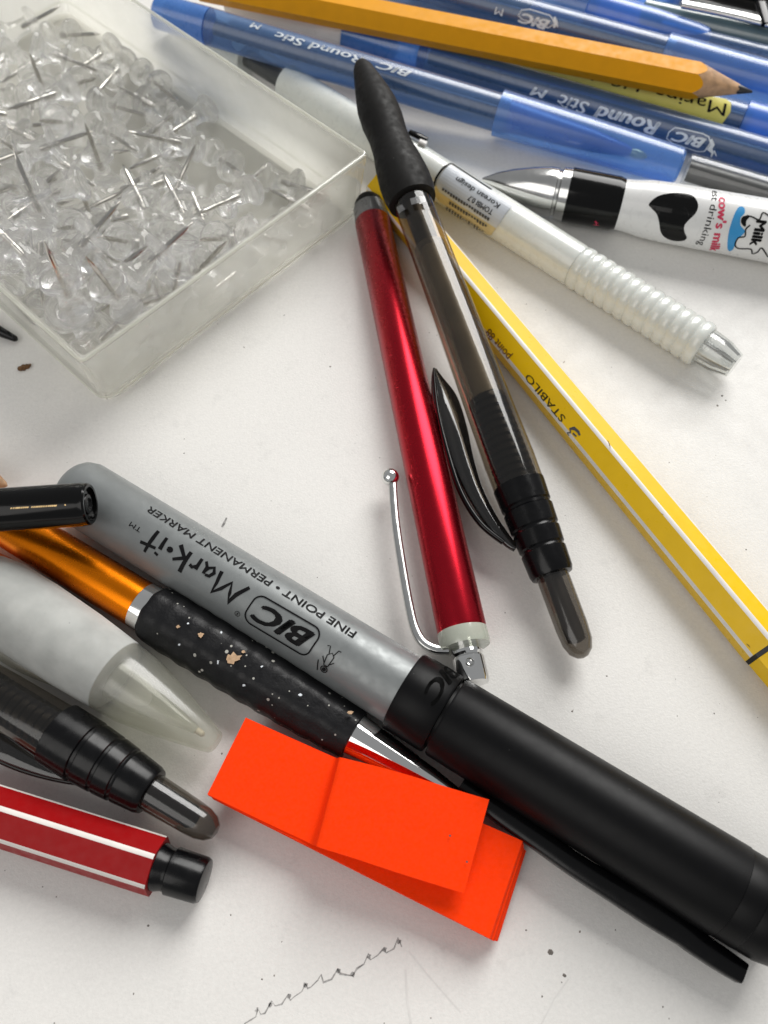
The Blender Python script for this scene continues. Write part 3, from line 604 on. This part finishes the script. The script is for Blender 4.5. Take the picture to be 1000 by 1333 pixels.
# ------------------------------------------------------------------ white pen with a ringed grip
def white_pen():
    p = Pen('gel_pen', (230, 17), .45, (952, 473), .45, 'white pen with a ringed grip, small sticker and clear faceted tip', 'pen'); t = p.t
    p.lathe('end_cap', p.prof([(225, 13, 36), (228, 15, 42), (322, 75, 44), (324, 76, 40)]), M['white_plastic'], 40)
    p.lathe('window_tube', p.prof([(322, 74.5, 40), (385, 115, 42)]), M['clear'], 32)
    p.lathe('refill', p.prof([(322, 74.5, 22), (385, 115, 23)]), M['gloss_black'], 24)
    p.lathe('barrel', p.prof([(374, 108, 40), (375, 108.5, 46), (480, 175, 49), (585, 241, 52), (660, 288, 54), (748, 344, 55), (752, 347, 54)]), M['white_plastic'], 56)
    ring = []; t0, t1 = t(752, 347), t(916, 451); r0 = .5*58*p.k(830, 396); n = 13
    for i in range(n):
        a = t0+(t1-t0)*i/n; d = (t1-t0)/n
        for q, rr in ((0, .925), (.12, .968), (.28, 1.0), (.6, 1.003), (.8, .985), (.94, .93)): ring.append((a+d*q, r0*rr))
    nub = lambda x, f: 1+.002*math.cos(20*f)
    p.lathe('ringed_grip', ring+[(t1, r0*.9), (t1+.01, .25)], M['white_plastic'], 96, nub)
    r = .5*54*p.k(620, 262)+.006
    st = p.poly('sticker', [(587, 214), (660, 261), (668, 268), (651, 290), (646, 297), (572, 250), (568, 240)], r, M['label_grey'])
    p.poly('sticker_lower_half', [(568, 240), (572, 250), (646, 297), (640, 306), (634, 305), (572, 262), (566, 254)], r, M['label_tan'], off=.006)
    p.lines('sticker_border', [[(588, 213), (578, 218), (568, 232), (565, 243)], [(588, 213), (640, 247)]], .05, r, BLACK, parent=st, off=.01)
    a = dict(parent=st, off=.012)
    p.text('lettering', 'Korean design', (652, 266), (596, 230), 7, r+.008, BLACK, bold=.01, parent=st)
    p.text('lettering', 'TOMBI 0.7', (643, 274), (612, 254), 6.5, r+.008, BLACK, bold=.02, parent=st)
    rn = random.Random(4)
    for (x0, y0, x1, y1, n, h) in ((637, 285, 575, 245, 18, .05), (634, 294, 584, 262, 14, .05), (630, 301, 580, 269, 14, .035)):
        S = []
        for i in range(n):
            q = i/n; x, y = x0+(x1-x0)*q, y0+(y1-y0)*q; S.append([(x, y), (x-2.4, y-1.5)])
            if rn.random() < .7: S.append([(x-.5, y-2), (x-1.6, y+2)])
        p.lines('small_print', S, h, r+.008, M['grey_print'], **a)
    tip = p.lathe('faceted_tip', p.prof([(915, 450, 48), (918, 452, 50), (940, 465.5, 46), (953, 474, 37), (957, 476, 34)])+[(t(957, 476), .0)], pm('clear_acrylic_tip', (.68, .7, .68), .08, opacity=.34, tint=(.93, .94, .93)), 10)
    p.lathe('tip_core', p.prof([(914, 449, 22), (935, 462, 20), (953, 473, 12), (954, 474, 6)]), M['clear'], 16, parent=tip)
    for k in range(7):
        f = k*2*PI/7+.3; a_, b_ = t(917, 451), t(954, 474); q = p.k(935, 462)
        P3 = [(x, rr*q*math.sin(f), rr*q*math.cos(f)) for x, rr in ((a_, 22), (a_*.5+b_*.5, 20.5), (b_, 15))]
        p.part('dark_rib', tube_mesh('dark_rib', P3, [.012, .026, .014], 6), M['gloss_black'], tip)
    p.clip('pocket_clip', [(533, 172, .92, 7), (545, 177, .92, 9), (556, 182, .9, 7)], .08, M['gloss_black'])
    p.clip('pocket_clip_end', [(546, 184, .92, 8), (555, 188, .9, 9)], .08, M['white_opaque'])
white_pen()
# ------------------------------------------------------------------ cow pen
def cow_pen():
    p = Pen('novelty_pen', (630, 234), .6, (1080, 315), .66, 'fat novelty pen with silver cone, black band and a white cow-print wrap', 'pen')
    p.lathe('metal_cone', p.prof([(628, 234, 5), (632, 234.6, 9), (645, 237, 24), (665, 241, 39), (690, 245, 52), (712, 249.5, 60), (722, 251, 61), (723, 251.5, 57), (726, 252, 57), (728, 252.4, 64), (742, 255, 66)]), M['dull_chrome'], 56)
    p.lathe('black_band', p.prof([(738, 254, 60), (739, 254, 68), (800, 265.5, 67), (812, 267.6, 60)]), M['gloss_black'], 56)
    wr = p.prof([(800, 265, 58), (801, 265.6, 62), (818, 268.5, 64), (840, 272, 71), (870, 278, 74), (920, 287, 75), (1000, 301, 77), (1080, 315, 80)])
    body = p.lathe('white_wrap', wr, M['label_white'], 64)
    r = .5*75*p.k(930, 289)
    def rf(tt):
        for (a, ra), (b, rb) in zip(wr, wr[1:]):
            if a <= tt <= b: return ra+(rb-ra)*(tt-a)/(b-a)
        return wr[-1][1]
    Z = lambda L: [(820+q[0]/5.556, 230+q[1]/5.556, *q[2:]) for q in L]
    def poly(n, L, m, off=.006): p.wrap(n, poly_bm(p.unroll(smooth_closed(Z(L)), r)), (0, 0), (1, 0), (0, 1), r, m, body, off, rfun=rf)
    def lines(n, LL, wd, m, off=.009): p.wrap(n, stroke_bm([p.unroll(smooth_path(Z(L), 4), r) for L in LL], wd), (0, 0), (1, 0), (0, 1), r, m, body, off, rfun=rf)
    poly('cow_spot', [(140, 195), (200, 140), (290, 118), (400, 120), (465, 145), (495, 205), (475, 265), (425, 315), (395, 355), (396, 400), (412, 440), (385, 463), (310, 462), (250, 435), (222, 395), (212, 330), (195, 270), (155, 225)], M['gloss_black'])
    poly('blue_patch', [(806, 216), (830, 232), (828, 268), (802, 296), (800, 350), (832, 392), (805, 428), (768, 452), (752, 515), (722, 536), (706, 505), (714, 410), (745, 300), (778, 232)], M['blue_print'])
    poly('black_patch', [(815, 290), (850, 282), (865, 292), (842, 320), (838, 360), (815, 350), (802, 320)], BLACK, .010)
    lines('outline', [[(845, 283), (885, 292), (935, 312), (962, 262), (1010, 290)], [(870, 350), (838, 380), (832, 430), (785, 440), (762, 490), (790, 516), (875, 520), (888, 552), (925, 540), (955, 512), (1000, 575)]], .03, BLACK)
    p.text('lettering', 'est drinking', (927, 248), (908, 318), 9, r, BLACK, bold=.0, parent=body, rfun=lambda tt: rf(tt)+.003)
    p.text('lettering', "cow's milk", (936, 257), (924, 325), 11, r, M['red_print'], bold=.04, parent=body, rfun=lambda tt: rf(tt)+.003)
    p.text('lettering', 'Milk', (985, 287), (976, 318), 12, r, BLACK, bold=.05, parent=body, rfun=lambda tt: rf(tt)+.003)
    p.lines('red_mark', [[(776, 287), (777, 293)], [(774, 288), (779, 290)], [(773, 292), (780, 293)]], .02, .5*67*p.k(775, 261), M['red_print'], off=.01)
def smooth_closed(L, k=4):
    out = smooth_path([L[-1]]+L+[L[0], L[1]], k); n = len(L); return out[k:k+n*k]
cow_pen()
# ------------------------------------------------------------------ black pen end on the marker
def black_pen():
    p = Pen('black_pen', (-80, 669), 1.5, (118, 656), 1.62, 'glossy black pen end with a recessed tip, resting on the grey marker', 'pen'); t = p.t
    e = t(118, 656)
    r = .5*57*p.k(100, 657)
    p.lathe('barrel', [(0, r), (e-.14, r), (e-.10, r*.975), (e-.03, r*.97), (e, r*.9), (e, r*.78), (e-.06, r*.76), (e-.06, r*.3)], M['gloss_black'], 56)
    p.lathe('end_plug', [(e-.07, r*.5), (e-.03, r*.45), (e-.02, r*.3), (e-.05, r*.22), (e-.05, 0)], M['satin_black'], 32)
    rn = random.Random(2); S = []
    for x0, x1 in ((14, 36), (41, 73)):
        x = x0
        while x < x1: S.append([(x, 663.5-x*.06), (x+1.6, 661.5-x*.06)]); x += rn.uniform(2, 3.2)
    p.lines('gold_lettering', S+[[(84, 657), (86, 657.6)]], .018, r, M['gold_print'])
black_pen()
# ------------------------------------------------------------------ orange pen with a speckled grip
def orange_pen():
    p = Pen('twist_pen', (20, 688), .5, (622, 1054), .36, 'orange metallic pen with a speckled black rubber grip, its tip under the orange notes', 'pen'); t = p.t
    p.lathe('barrel', p.prof([(-10, 669, 56), (0, 675.5, 60), (185, 788, 63), (187, 789, 58)]), M['orange_metal'], 64)
    p.lathe('ring', p.prof([(184, 787, 60), (186, 788, 66), (200, 797, 67), (202, 798, 60)]), M['chrome'], 48)
    dia = lambda x, f: 1+.035*math.sin(4*f+x*8)*math.sin(4*f-x*8)+.018*noise.noise((x*4, math.sin(f)*2, math.cos(f)*2))
    p.lathe('rubber_grip', densify(p.prof([(198, 796, 66), (201, 798, 73), (215, 806, 78), (270, 840, 80), (334, 879, 80), (400, 919, 76), (450, 949, 69), (461, 956, 66), (463, 957, 50)]), .04), M['speck'], 80, dia)
    p.lathe('chrome_tip', p.prof([(461, 956, 54), (462, 956.6, 57), (480, 967, 52), (560, 1016, 34), (604, 1043, 20), (618, 1052, 8), (621, 1054, 3)]), M['chrome'], 48)
    r = .5*80*p.k(300, 858); rn = random.Random(12)
    def rag(cx, cyy, a, b, n=15): return [(cx+a*rn.uniform(.45, 1.15)*math.cos(2*PI*k/n), cyy+b*rn.uniform(.45, 1.15)*math.sin(2*PI*k/n)) for k in range(n)]
    for cx, cyy, a, b in ((302, 857, 13, 8), (262, 827, 4.5, 4), (288, 824, 2, 1.6), (234, 839, 2, 1.5), (456, 928, 4, 2.6), (232, 816, 3, 2.5), (318, 892, 2.5, 2), (391, 905, 2.6, 2.2), (285, 862, 2.4, 3), (317, 849, 3, 2), (341, 868, 1.6, 1.5), (245, 812, 1.6, 1.3)):
        p.poly('dried_paint_fleck', rag(cx, cyy, a, b), r, M['tan'] if a > 2.8 else M['white_print'], off=.014)
def densify(L, s):
    out = []
    for (a, ra), (b, rb) in zip(L, L[1:]):
        n = max(1, int(abs(b-a)/s)); out += [(a+(b-a)*i/n, ra+(rb-ra)*i/n) for i in range(n)]
    return out+[L[-1]]
orange_pen()
# ------------------------------------------------------------------ frosted pen
def frosted_pen():
    p = Pen('frosted_pen', (-30, 758), .68, (279, 966), .5, 'fat frosted white pen with a cloudy pointed cap', 'pen'); t = p.t
    p.lathe('rubber_grip', p.prof([(-34, 755, 70), (-22, 763, 92), (0, 778, 104), (40, 805, 108), (100, 844, 106), (151, 878, 99), (155, 881, 80)]), M['frosted'], 64)
    c = p.lathe('cap', p.prof([(150, 878, 96), (153, 880, 99), (180, 898, 93), (215, 922, 75), (250, 946, 52), (272, 961, 37), (280, 966.5, 30), (282, 968, 24)])+[(t(282, 968), 0)], M['frosted_cap'], 56)
    n = p.lathe('nib_holder', p.prof([(154, 881, 60), (185, 902, 54), (215, 922, 34), (240, 939, 18), (255, 949, 12), (258, 951, 8)]), M['frosted_cap'], 32)
    p.lathe('nib', p.prof([(256, 950, 9), (264, 955.5, 8), (266, 957, 3)]), M['nib'], 16)
    p.clip('clear_clip', [(-40, 800, .4, 30), (0, 838, .4, 34), (40, 866, .38, 28), (84, 892, .36, 12)], .1, M['frosted_cap'])
frosted_pen()
# ------------------------------------------------------------------ fluorescent page markers
def notes():
    root = bpy.data.objects.new('sticky_note_pad', None); C.objects.link(root); root.location = G(455, 1090, 0)
    tag(root, 'fluorescent orange pad of narrow sticky notes, top note creased and lifted', 'sticky notes')
    inv = -root.location
    hTL, hTR, hBR, hBL = .66, .57, .50, .60
    top = [G(320, 935, hTL), G(680, 1095, hTR), G(637, 1222, hBR), G(270, 1035, hBL)]
    bot = [G(327, 943, hTL-.34), G(685, 1111, hTR-.38), G(649, 1226, hBR-.36), G(286, 1044, hBL-.34)]
    n = 9; vs, fs = [], []
    for i in range(n):                                      # thin sheets, slightly uneven at their edges
        for j, s in enumerate((0, .86)):
            f = (i+s)/n; jit = Vector((random.uniform(-.014, .014), random.uniform(-.014, .014), 0))
            for a, b in zip(top, bot): vs.append(a.lerp(b, f)+jit+inv)
        o = i*8; fs += [(o, o+1, o+2, o+3), (o+4, o+5, o+6, o+7)]+[(o+k, o+(k+1) % 4, o+4+(k+1) % 4, o+4+k) for k in range(4)]
    link('note_stack', mesh('note_stack', vs, fs, smooth=False), root, M['orange'])
    # the top note: flat at the left, a fold, then lifted and turned a little
    cols = [((320, 934, hTL+.014), (270, 1034, hBL+.014)), ((352, 949, .672), (303, 1050, .614)), ((385, 964, .665), (336, 1066, .607)), ((412, 976, .657), (370, 1082, .60)), ((428, 983, .655), (394, 1093, .60)), ((437, 987, .69), (405, 1099, .63)), ((442, 986, .92), (411, 1101, .82)),
            ((448, 987, .97), (418, 1104, .87)), ((500, 1000, 1.01), (463, 1118, .91)), ((545, 1013, 1.01), (505, 1132, .91)), ((590, 1027, .98), (552, 1147, .88)), ((637, 1041, .92), (604, 1163, .82))]
    P = smooth_path([(*G(*a), *G(*b)) for a, b in cols], 3); m = 5; vs = []; T = .03
    for q in P:
        a, b = Vector(q[:3]), Vector(q[3:])
        for j in range(m+1): vs.append(a.lerp(b, j/m)+inv)
    N = len(P); W = m+1; k0 = len(vs); vs += [v-Vector((0, 0, T)) for v in vs]; fs = []
    for i in range(N-1):
        for j in range(m):
            a = i*W+j; fs.append((a, a+1, a+W+1, a+W)); fs.append((k0+a, k0+a+W, k0+a+W+1, k0+a+1))
        fs.append((i*W, i*W+W, k0+i*W+W, k0+i*W)); fs.append((i*W+m, k0+i*W+m, k0+i*W+W+m, i*W+W+m))
    for i in (0, N-1):
        for j in range(m): a = i*W+j; fs.append((a, a+1, k0+a+1, k0+a))
    link('lifted_top_note', mesh('lifted_top_note', vs, fs, sharp=60), root, M['orange'])
    for x, y, h in ((586, 1088, .965), (608, 1122, .915)):
        bm = bmesh.new(); p = G(x, y, h)+inv; bm.faces.new([bm.verts.new((p.x+.016*math.cos(k), p.y+.016*math.sin(k), p.z+.0)) for k in range(6)])
        me = bpy.data.meshes.new('ink_dot'); bm.to_mesh(me); bm.free(); link('ink_dot', me, root, M['grey_print'])
notes()
# ------------------------------------------------------------------ small things at the left edge
def bits():
    p = Pen('pen_refill', (-70, 398), .16, (22, 442), .1, 'thin black pen point poking in beside the pushpin box', 'pen refill')
    p.lathe('point', p.prof([(-70, 398, 16), (-8, 427, 16), (2, 432, 13), (20, 441, 8), (22, 442, 4)]), M['satin_black'], 20)
    p = Pen('crayon', (-90, 700), .3, (14, 745), .25, 'peach-coloured crayon end under the orange pen at the left edge', 'crayon')
    p.lathe('shaft', p.prof([(-90, 700, 34), (4, 741, 34), (12, 744, 26), (16, 746, 14)]), M['peach'], 28)
    p = Pen('wooden_pencil', (-70, 600), .35, (8, 632), .3, 'brown wooden pencil point just above the glossy black pen end', 'pencil')
    p.lathe('wood_cone', p.prof([(-70, 600, 40), (-20, 620, 34), (6, 631, 9), (9, 632, 3)]), M['wood'], 24)
    bm = bmesh.new(); o = G(32, 478, .03); rn = random.Random(8)
    for dx, dy, r in ((-.08, -.03, .05), (-.02, 0, .055), (.05, .02, .05), (.09, .05, .035), (.0, -.05, .03)):
        q = bmesh.ops.create_icosphere(bm, subdivisions=2, radius=r, matrix=Matrix.Translation((dx, dy, 0)))
        for v in q['verts']: v.co += Vector((rn.uniform(-1, 1), rn.uniform(-1, 1), rn.uniform(-1, 1)))*.012
    me = bpy.data.meshes.new('crumb'); bm.to_mesh(me); bm.free(); c = link('crumb', me, None, M['brown']); c.location = o
    tag(c, 'tiny brown crumb on the desk near the box corner', 'crumb')
bits()
# ------------------------------------------------------------------ pushpin box
e1 = Vector((5.12, 5.43, 0)).normalized(); e2 = Vector((-e1.y, e1.x, 0)); BO = G(140, 537, 0)+e1*.02
BX, BY, BH = 7.42, 11.2, 1.62
def box():
    root = bpy.data.objects.new('pushpin_box', None); C.objects.link(root)
    root.matrix_world = Matrix((e1, e2, Vector((0, 0, 1)))).transposed().to_4x4(); root.location = BO
    tag(root, 'open cloudy clear plastic box heaped with clear pushpins', 'box')
    def rr(x0, y0, x1, y1, r, z, n=8):
        out = []
        for cx, cyy, a in ((x1-r, y1-r, 0), (x0+r, y1-r, PI/2), (x0+r, y0+r, PI), (x1-r, y0+r, 1.5*PI)):
            out += [(cx+r*math.cos(a+k*PI/2/n), cyy+r*math.sin(a+k*PI/2/n), z) for k in range(n+1)]
        return out
    th = .13; g = .05
    loops = [rr(.30, .30, BX-.30, BY-.3, .3, 0), rr(.10, .10, BX-.10, BY-.1, .35, .07), rr(.05, .05, BX-.05, BY-.05, .32, .2), rr(-g, -g, BX+g, BY+g, .12, BH-.02), rr(-g+.02, -g+.02, BX+g-.02, BY+g-.02, .10, BH),
             rr(th-g, th-g, BX-th+g, BY-th+g, .10, BH), rr(th, th, BX-th, BY-th, .2, .25), rr(th+.1, th+.1, BX-th-.1, BY-th-.1, .25, .11)]
    vs, fs = [], []; n = len(loops[0])
    for l in loops: vs += l
    for i in range(len(loops)-1):
        for k in range(n): l = (k+1) % n; fs.append((i*n+k, i*n+l, i*n+n+l, i*n+n+k))
    fs.append(tuple(range(n))); fs.append(tuple(range((len(loops)-1)*n, len(loops)*n)))
    link('tray', mesh('tray', vs, fs, sharp=40), root, M['box'])
    rp = rr(.005-g+.05-.005, .05-g, BX+g-.05, BY+g-.05, .09, BH+.004); rp.append(rp[0]); link('rim_highlight', tube_mesh('rim_highlight', rp, .038, 8), root, M['rim_highlight'])  # rim bead in brighter plastic, a painted highlight along the box edge
    lp = rr(.04, .04, BX-.04, BY-.04, .3, .24); lp.append(lp[0]); link('moulded_foot_line', tube_mesh('moulded_foot_line', lp, .022, 6), root, M['rim_highlight'])
box()
PINS = [[4.738,4.931,0.531,0.661,-0.626,-0.366,0.192],[6.642,2.33,0.53,0.441,0.593,-0.418,-0.529],[2.451,0.132,0.525,0.224,-0.722,0.044,0.653],[2.72,0.431,0.53,0.104,-0.721,0.081,-0.681],[2.016,8.013,0.408,0.67,0.662,0.099,-0.321],[3.239,9.592,0.53,0.082,0.448,0.57,-0.684],[2.091,10.59,0.53,0.246,0.663,-0.294,-0.643],[5.265,8.164,0.512,0.298,-0.676,0.241,-0.629],[4.811,4.748,0.543,0.03,-0.008,-0.726,-0.687],[3.206,7.594,0.544,0.49,0.701,0.189,0.483],[0.47,6.68,0.482,0.701,0.701,0.089,-0.095],[1.142,4.019,0.53,0.65,0.408,0.599,-0.227],[6.692,8.45,0.811,0.568,-0.495,-0.606,-0.256],[2.017,7.4,0.53,0.066,0.461,-0.559,0.686],[1.703,2.632,0.53,0.355,-0.697,0.201,0.59],[4.941,4.033,0.527,0.311,-0.679,-0.248,0.617],[2.606,8.726,0.93,0.139,0.715,-0.37,0.576],[2.02,4.617,0.53,0.514,-0.398,-0.606,0.458],[5.297,6.588,1.251,0.219,-0.279,-0.822,-0.446],[1.634,8.113,0.532,0.68,0.31,0.656,-0.109],[1.803,1.712,0.53,0.641,-0.291,-0.664,0.251],[2.803,0.541,0.658,0.481,-0.017,0.75,0.453],[2.854,4.617,0.54,0.532,0.159,-0.708,-0.437],[5.354,4.741,0.53,0.534,0.424,0.588,0.435],[0.691,6.208,0.481,0.792,0.334,0.368,-0.355],[1.875,10.849,0.53,0.041,-0.542,0.482,-0.687],[1.816,0.491,1.479,0.254,0.711,-0.279,-0.594],[5.907,6.959,0.542,0.656,0.72,-0.093,0.207],[3.717,3.671,0.842,0.573,-0.089,-0.783,-0.225],[0.51,1.597,1.195,0.395,-0.688,0.511,0.331],[0.554,6.424,0.53,0.44,-0.419,-0.592,-0.53],[3.871,7.55,0.53,0.067,-0.461,-0.56,-0.685],[1.438,5.198,0.82,0.243,0.094,0.776,-0.574],[2.317,3.904,0.53,0.13,-0.6,0.407,-0.676],[6.048,1.817,0.53,0.66,0.638,0.345,-0.197],[5.239,7.098,0.473,0.33,0.476,0.517,0.63],[0.185,8.358,0.427,0.694,-0.038,0.681,0.228],[6.158,1.605,0.759,0.75,-0.182,-0.612,0.172],[0.504,8.7,0.15,0.844,-0.534,-0.035,-0.024],[0.521,5.812,0.879,0.725,0.611,0.183,-0.26],[0.31,9.085,0.53,0.071,-0.677,-0.259,-0.685],[3.546,0.868,0.52,0.559,0.452,-0.562,-0.409],[4.071,9.109,0.53,0.314,-0.69,0.222,-0.613],[3.246,5.705,1.757,0.323,-0.879,0.214,-0.278],[2.703,1.224,0.143,0.085,0.265,-0.238,0.93],[2.47,3.546,1.166,0.611,0.306,-0.642,-0.348],[1.306,7.678,0.28,0.542,0.122,-0.522,0.647],[4.3,1.598,0.425,0.729,0.437,0.523,0.066],[1.701,8.649,0.15,0.115,0.315,0.38,-0.862],[2.144,0.811,0.833,0.591,-0.107,-0.63,-0.492],[2.709,2.09,0.53,0.633,0.27,-0.673,-0.271],[2.575,3.353,1.805,0.0,0.724,-0.69,-0.0],[0.518,6.124,0.551,0.96,0.215,0.013,-0.18],[2.139,1.172,0.53,0.678,-0.31,0.655,0.123],[0.131,0.124,0.148,0.636,-0.154,0.452,0.606],[1.531,10.533,1.451,0.145,0.769,0.152,0.603],[6.107,7.805,0.358,0.834,-0.335,-0.414,-0.146],[0.52,0.52,3.838,0.016,0.945,0.325,-0.034],[0.27,6.179,0.831,0.789,-0.188,0.488,-0.323],[0.506,1.813,0.832,0.873,0.312,-0.15,0.345],[1.431,6.473,0.924,0.007,0.221,-0.597,0.771],[0.607,9.196,0.146,0.166,0.121,0.352,-0.913],[6.552,5.227,0.53,0.685,0.117,-0.716,-0.069],[3.426,3.776,0.7,0.279,0.716,0.254,0.587],[0.216,6.432,0.594,0.356,0.716,0.18,0.573],[2.743,4.285,1.661,0.133,-0.779,-0.164,0.59],[3.07,10.1,0.923,0.576,0.391,-0.703,0.144],[2.887,0.131,1.193,0.553,0.105,-0.715,-0.414],[3.562,9.332,0.53,0.641,-0.082,0.72,0.253],[1.511,2.67,1.709,0.254,-0.241,0.857,-0.379],[4.762,10.59,0.527,0.434,-0.586,-0.426,0.536],[1.927,1.909,0.641,0.367,0.239,0.709,0.553],[2.452,2.528,1.391,0.302,0.636,-0.546,-0.454],[3.895,3.852,1.304,0.622,0.748,-0.229,-0.027],[2.535,4.193,1.581,0.304,-0.624,0.669,0.266],[0.115,9.337,0.847,0.48,-0.378,0.472,-0.635],[3.858,4.872,1.805,0.0,0.282,0.959,0.0],[2.187,10.167,1.226,0.618,0.326,0.698,-0.154],[1.989,9.537,0.15,0.189,-0.245,0.366,0.878],[1.426,7.011,0.989,0.689,0.475,0.543,-0.077],[3.183,7.092,1.321,0.658,-0.005,0.748,-0.092],[3.635,1.086,0.88,0.036,0.187,0.616,0.765],[5.484,0.51,0.145,0.863,0.163,-0.332,-0.345],[4.248,4.524,0.53,0.614,-0.224,0.69,-0.313],[0.637,3.303,0.805,0.888,-0.25,-0.17,-0.347],[1.849,3.023,0.985,0.018,0.129,0.45,-0.884],[0.389,6.766,2.48,0.039,0.045,0.927,0.371],[4.929,3.196,0.53,0.677,0.597,-0.411,0.125],[2.051,7.184,0.783,0.71,-0.595,0.126,-0.354],[1.4,2.608,2.343,0.249,-0.198,-0.915,0.247],[4.446,7.694,1.805,0.0,0.774,-0.633,-0.0],[2.711,9.506,0.657,0.426,0.75,0.035,0.505],[4.464,4.301,1.554,0.081,0.82,-0.27,0.499],[5.895,2.04,0.623,0.384,-0.477,-0.571,-0.546],[2.362,4.797,2.029,0.571,-0.081,-0.769,-0.274],[0.97,5.575,1.328,0.013,-0.206,0.495,0.844],[1.805,3.217,1.581,0.355,-0.517,-0.563,0.539],[1.856,7.633,2.234,0.002,0.605,0.795,0.043],[3.094,6.686,0.284,0.85,-0.256,-0.164,0.431],[0.326,1.776,1.413,0.907,-0.108,0.333,0.234],[0.519,3.696,2.42,0.623,-0.651,0.292,0.321],[3.997,4.912,1.492,0.215,-0.712,0.022,0.668],[3.008,1.921,0.892,0.592,0.343,-0.076,-0.726],[2.049,3.997,1.585,0.723,0.47,-0.34,-0.376],[2.109,0.395,0.648,0.068,0.288,0.106,0.949],[2.063,0.943,1.349,0.639,-0.3,0.705,0.065],[5.797,5.467,0.53,0.199,0.023,-0.725,-0.659],[6.853,0.592,0.53,0.157,-0.382,0.616,0.67],[2.503,0.974,1.993,0.61,0.074,-0.773,-0.161],[3.406,0.711,1.625,0.009,0.824,0.398,0.404],[1.385,8.505,0.142,0.946,-0.012,0.3,-0.125],[3.561,4.526,0.302,0.504,-0.412,0.316,0.69],[1.465,2.3,2.231,0.05,-0.695,-0.595,-0.4],[3.001,7.822,0.885,0.263,0.081,0.789,-0.55],[0.493,2.508,3.406,0.004,0.102,-0.99,-0.093],[1.226,4.002,1.804,0.453,-0.213,0.6,-0.624],[5.274,10.308,0.172,0.885,0.006,-0.337,-0.321],[0.518,0.783,2.293,0.817,-0.549,0.075,0.159],[6.888,10.524,0.53,0.121,-0.722,-0.062,0.678],[6.577,5.435,0.53,0.526,-0.595,-0.414,-0.444],[2.549,1.65,2.589,0.116,0.765,-0.034,-0.632],[0.429,10.59,2.478,0.02,0.531,0.847,0.02],[1.049,0.503,3.127,0.009,0.988,-0.119,0.095],[1.477,3.551,2.464,0.502,-0.814,-0.29,0.039],[2.054,9.861,0.833,0.723,-0.258,-0.496,0.407],[5.291,3.027,1.46,0.366,-0.399,-0.815,0.208],[1.741,3.542,3.173,0.286,0.846,-0.449,0.013],[3.272,0.5,2.327,0.131,-0.734,-0.168,0.645]]
def pins():
    m, nt, P = newmat('clear_acrylic'); L = nt.links
    P.inputs['Base Color'].default_value = (1, 1, 1, 1); P.inputs['Transmission Weight'].default_value = 1; P.inputs['IOR'].default_value = 1.47; P.inputs['Roughness'].default_value = .01
    tr = node(nt, 'ShaderNodeBsdfTransparent'); tr.inputs[0].default_value = (1, 1, 1, 1); ms = node(nt, 'ShaderNodeMixShader'); ms.inputs[0].default_value = .40
    L.new(P.outputs[0], ms.inputs[1]); L.new(tr.outputs[0], ms.inputs[2])
    df = node(nt, 'ShaderNodeBsdfTranslucent'); df.inputs[0].default_value = (.95, .95, .94, 1); m2 = node(nt, 'ShaderNodeMixShader'); m2.inputs[0].default_value = .09
    L.new(ms.outputs[0], m2.inputs[1]); L.new(df.outputs[0], m2.inputs[2]); L.new(m2.outputs[0], nt.nodes['Material Output'].inputs[0])
    body = lathe_mesh('plastic_body', [(.80, 0), (.80, .10), (.80, .34), (.82, .365), (.89, .37), (.93, .33), (.97, .20), (1.04, .175), (1.28, .19), (1.47, .24), (1.53, .31), (1.57, .33), (1.64, .33), (1.68, .30), (1.68, .23), (1.64, .16), (1.63, 0)], 20, x=False)
    need = lathe_mesh('needle', [(0, 0), (.02, .008), (.24, .042), (.3, .046), (1.15, .046), (1.2, .03), (1.2, 0)], 10, x=False)
    body.materials.append(m); need.materials.append(M['steel'])
    R3 = Matrix((e1, e2, Vector((0, 0, 1)))).transposed().to_4x4(); R3.translation = BO
    vis = []
    for q in PINS:
        mw = R3 @ (Matrix.Translation(q[:3]) @ Quaternion(q[3:]).to_matrix().to_4x4()); c = mw @ Vector((0, 0, 1.1))
        if c.z > .95 and mw.to_3x3().col[2].z > .12 and random.random() < .5: mw = mw @ Matrix.Translation((0, 0, 2.2)) @ Matrix.Rotation(PI, 4, 'X')
        if c.z < .42 and random.random() < .35: continue
        d = depth(c)
        px = 500+FPX*c.x/d; py = 666.5-FPX*(c.y*cT+(c.z-CAMH)*sT)/d
        if px > -90 and py > -110: vis.append((mw, px, py, c.z))
    for i, (mw, px, py, z) in enumerate(vis):
        r = bpy.data.objects.new('pushpin', None); C.objects.link(r); r.matrix_world = mw; r.empty_display_size = .3
        tag(r, 'clear plastic pushpin with a steel needle in the box heap', 'pushpin', 'clear pushpins heaped in the box')
        b = bpy.data.objects.new('plastic_body', body); C.objects.link(b); b.parent = r
        q = bpy.data.objects.new('needle', need); C.objects.link(q); q.parent = r
    print('pins', len(vis))
pins()
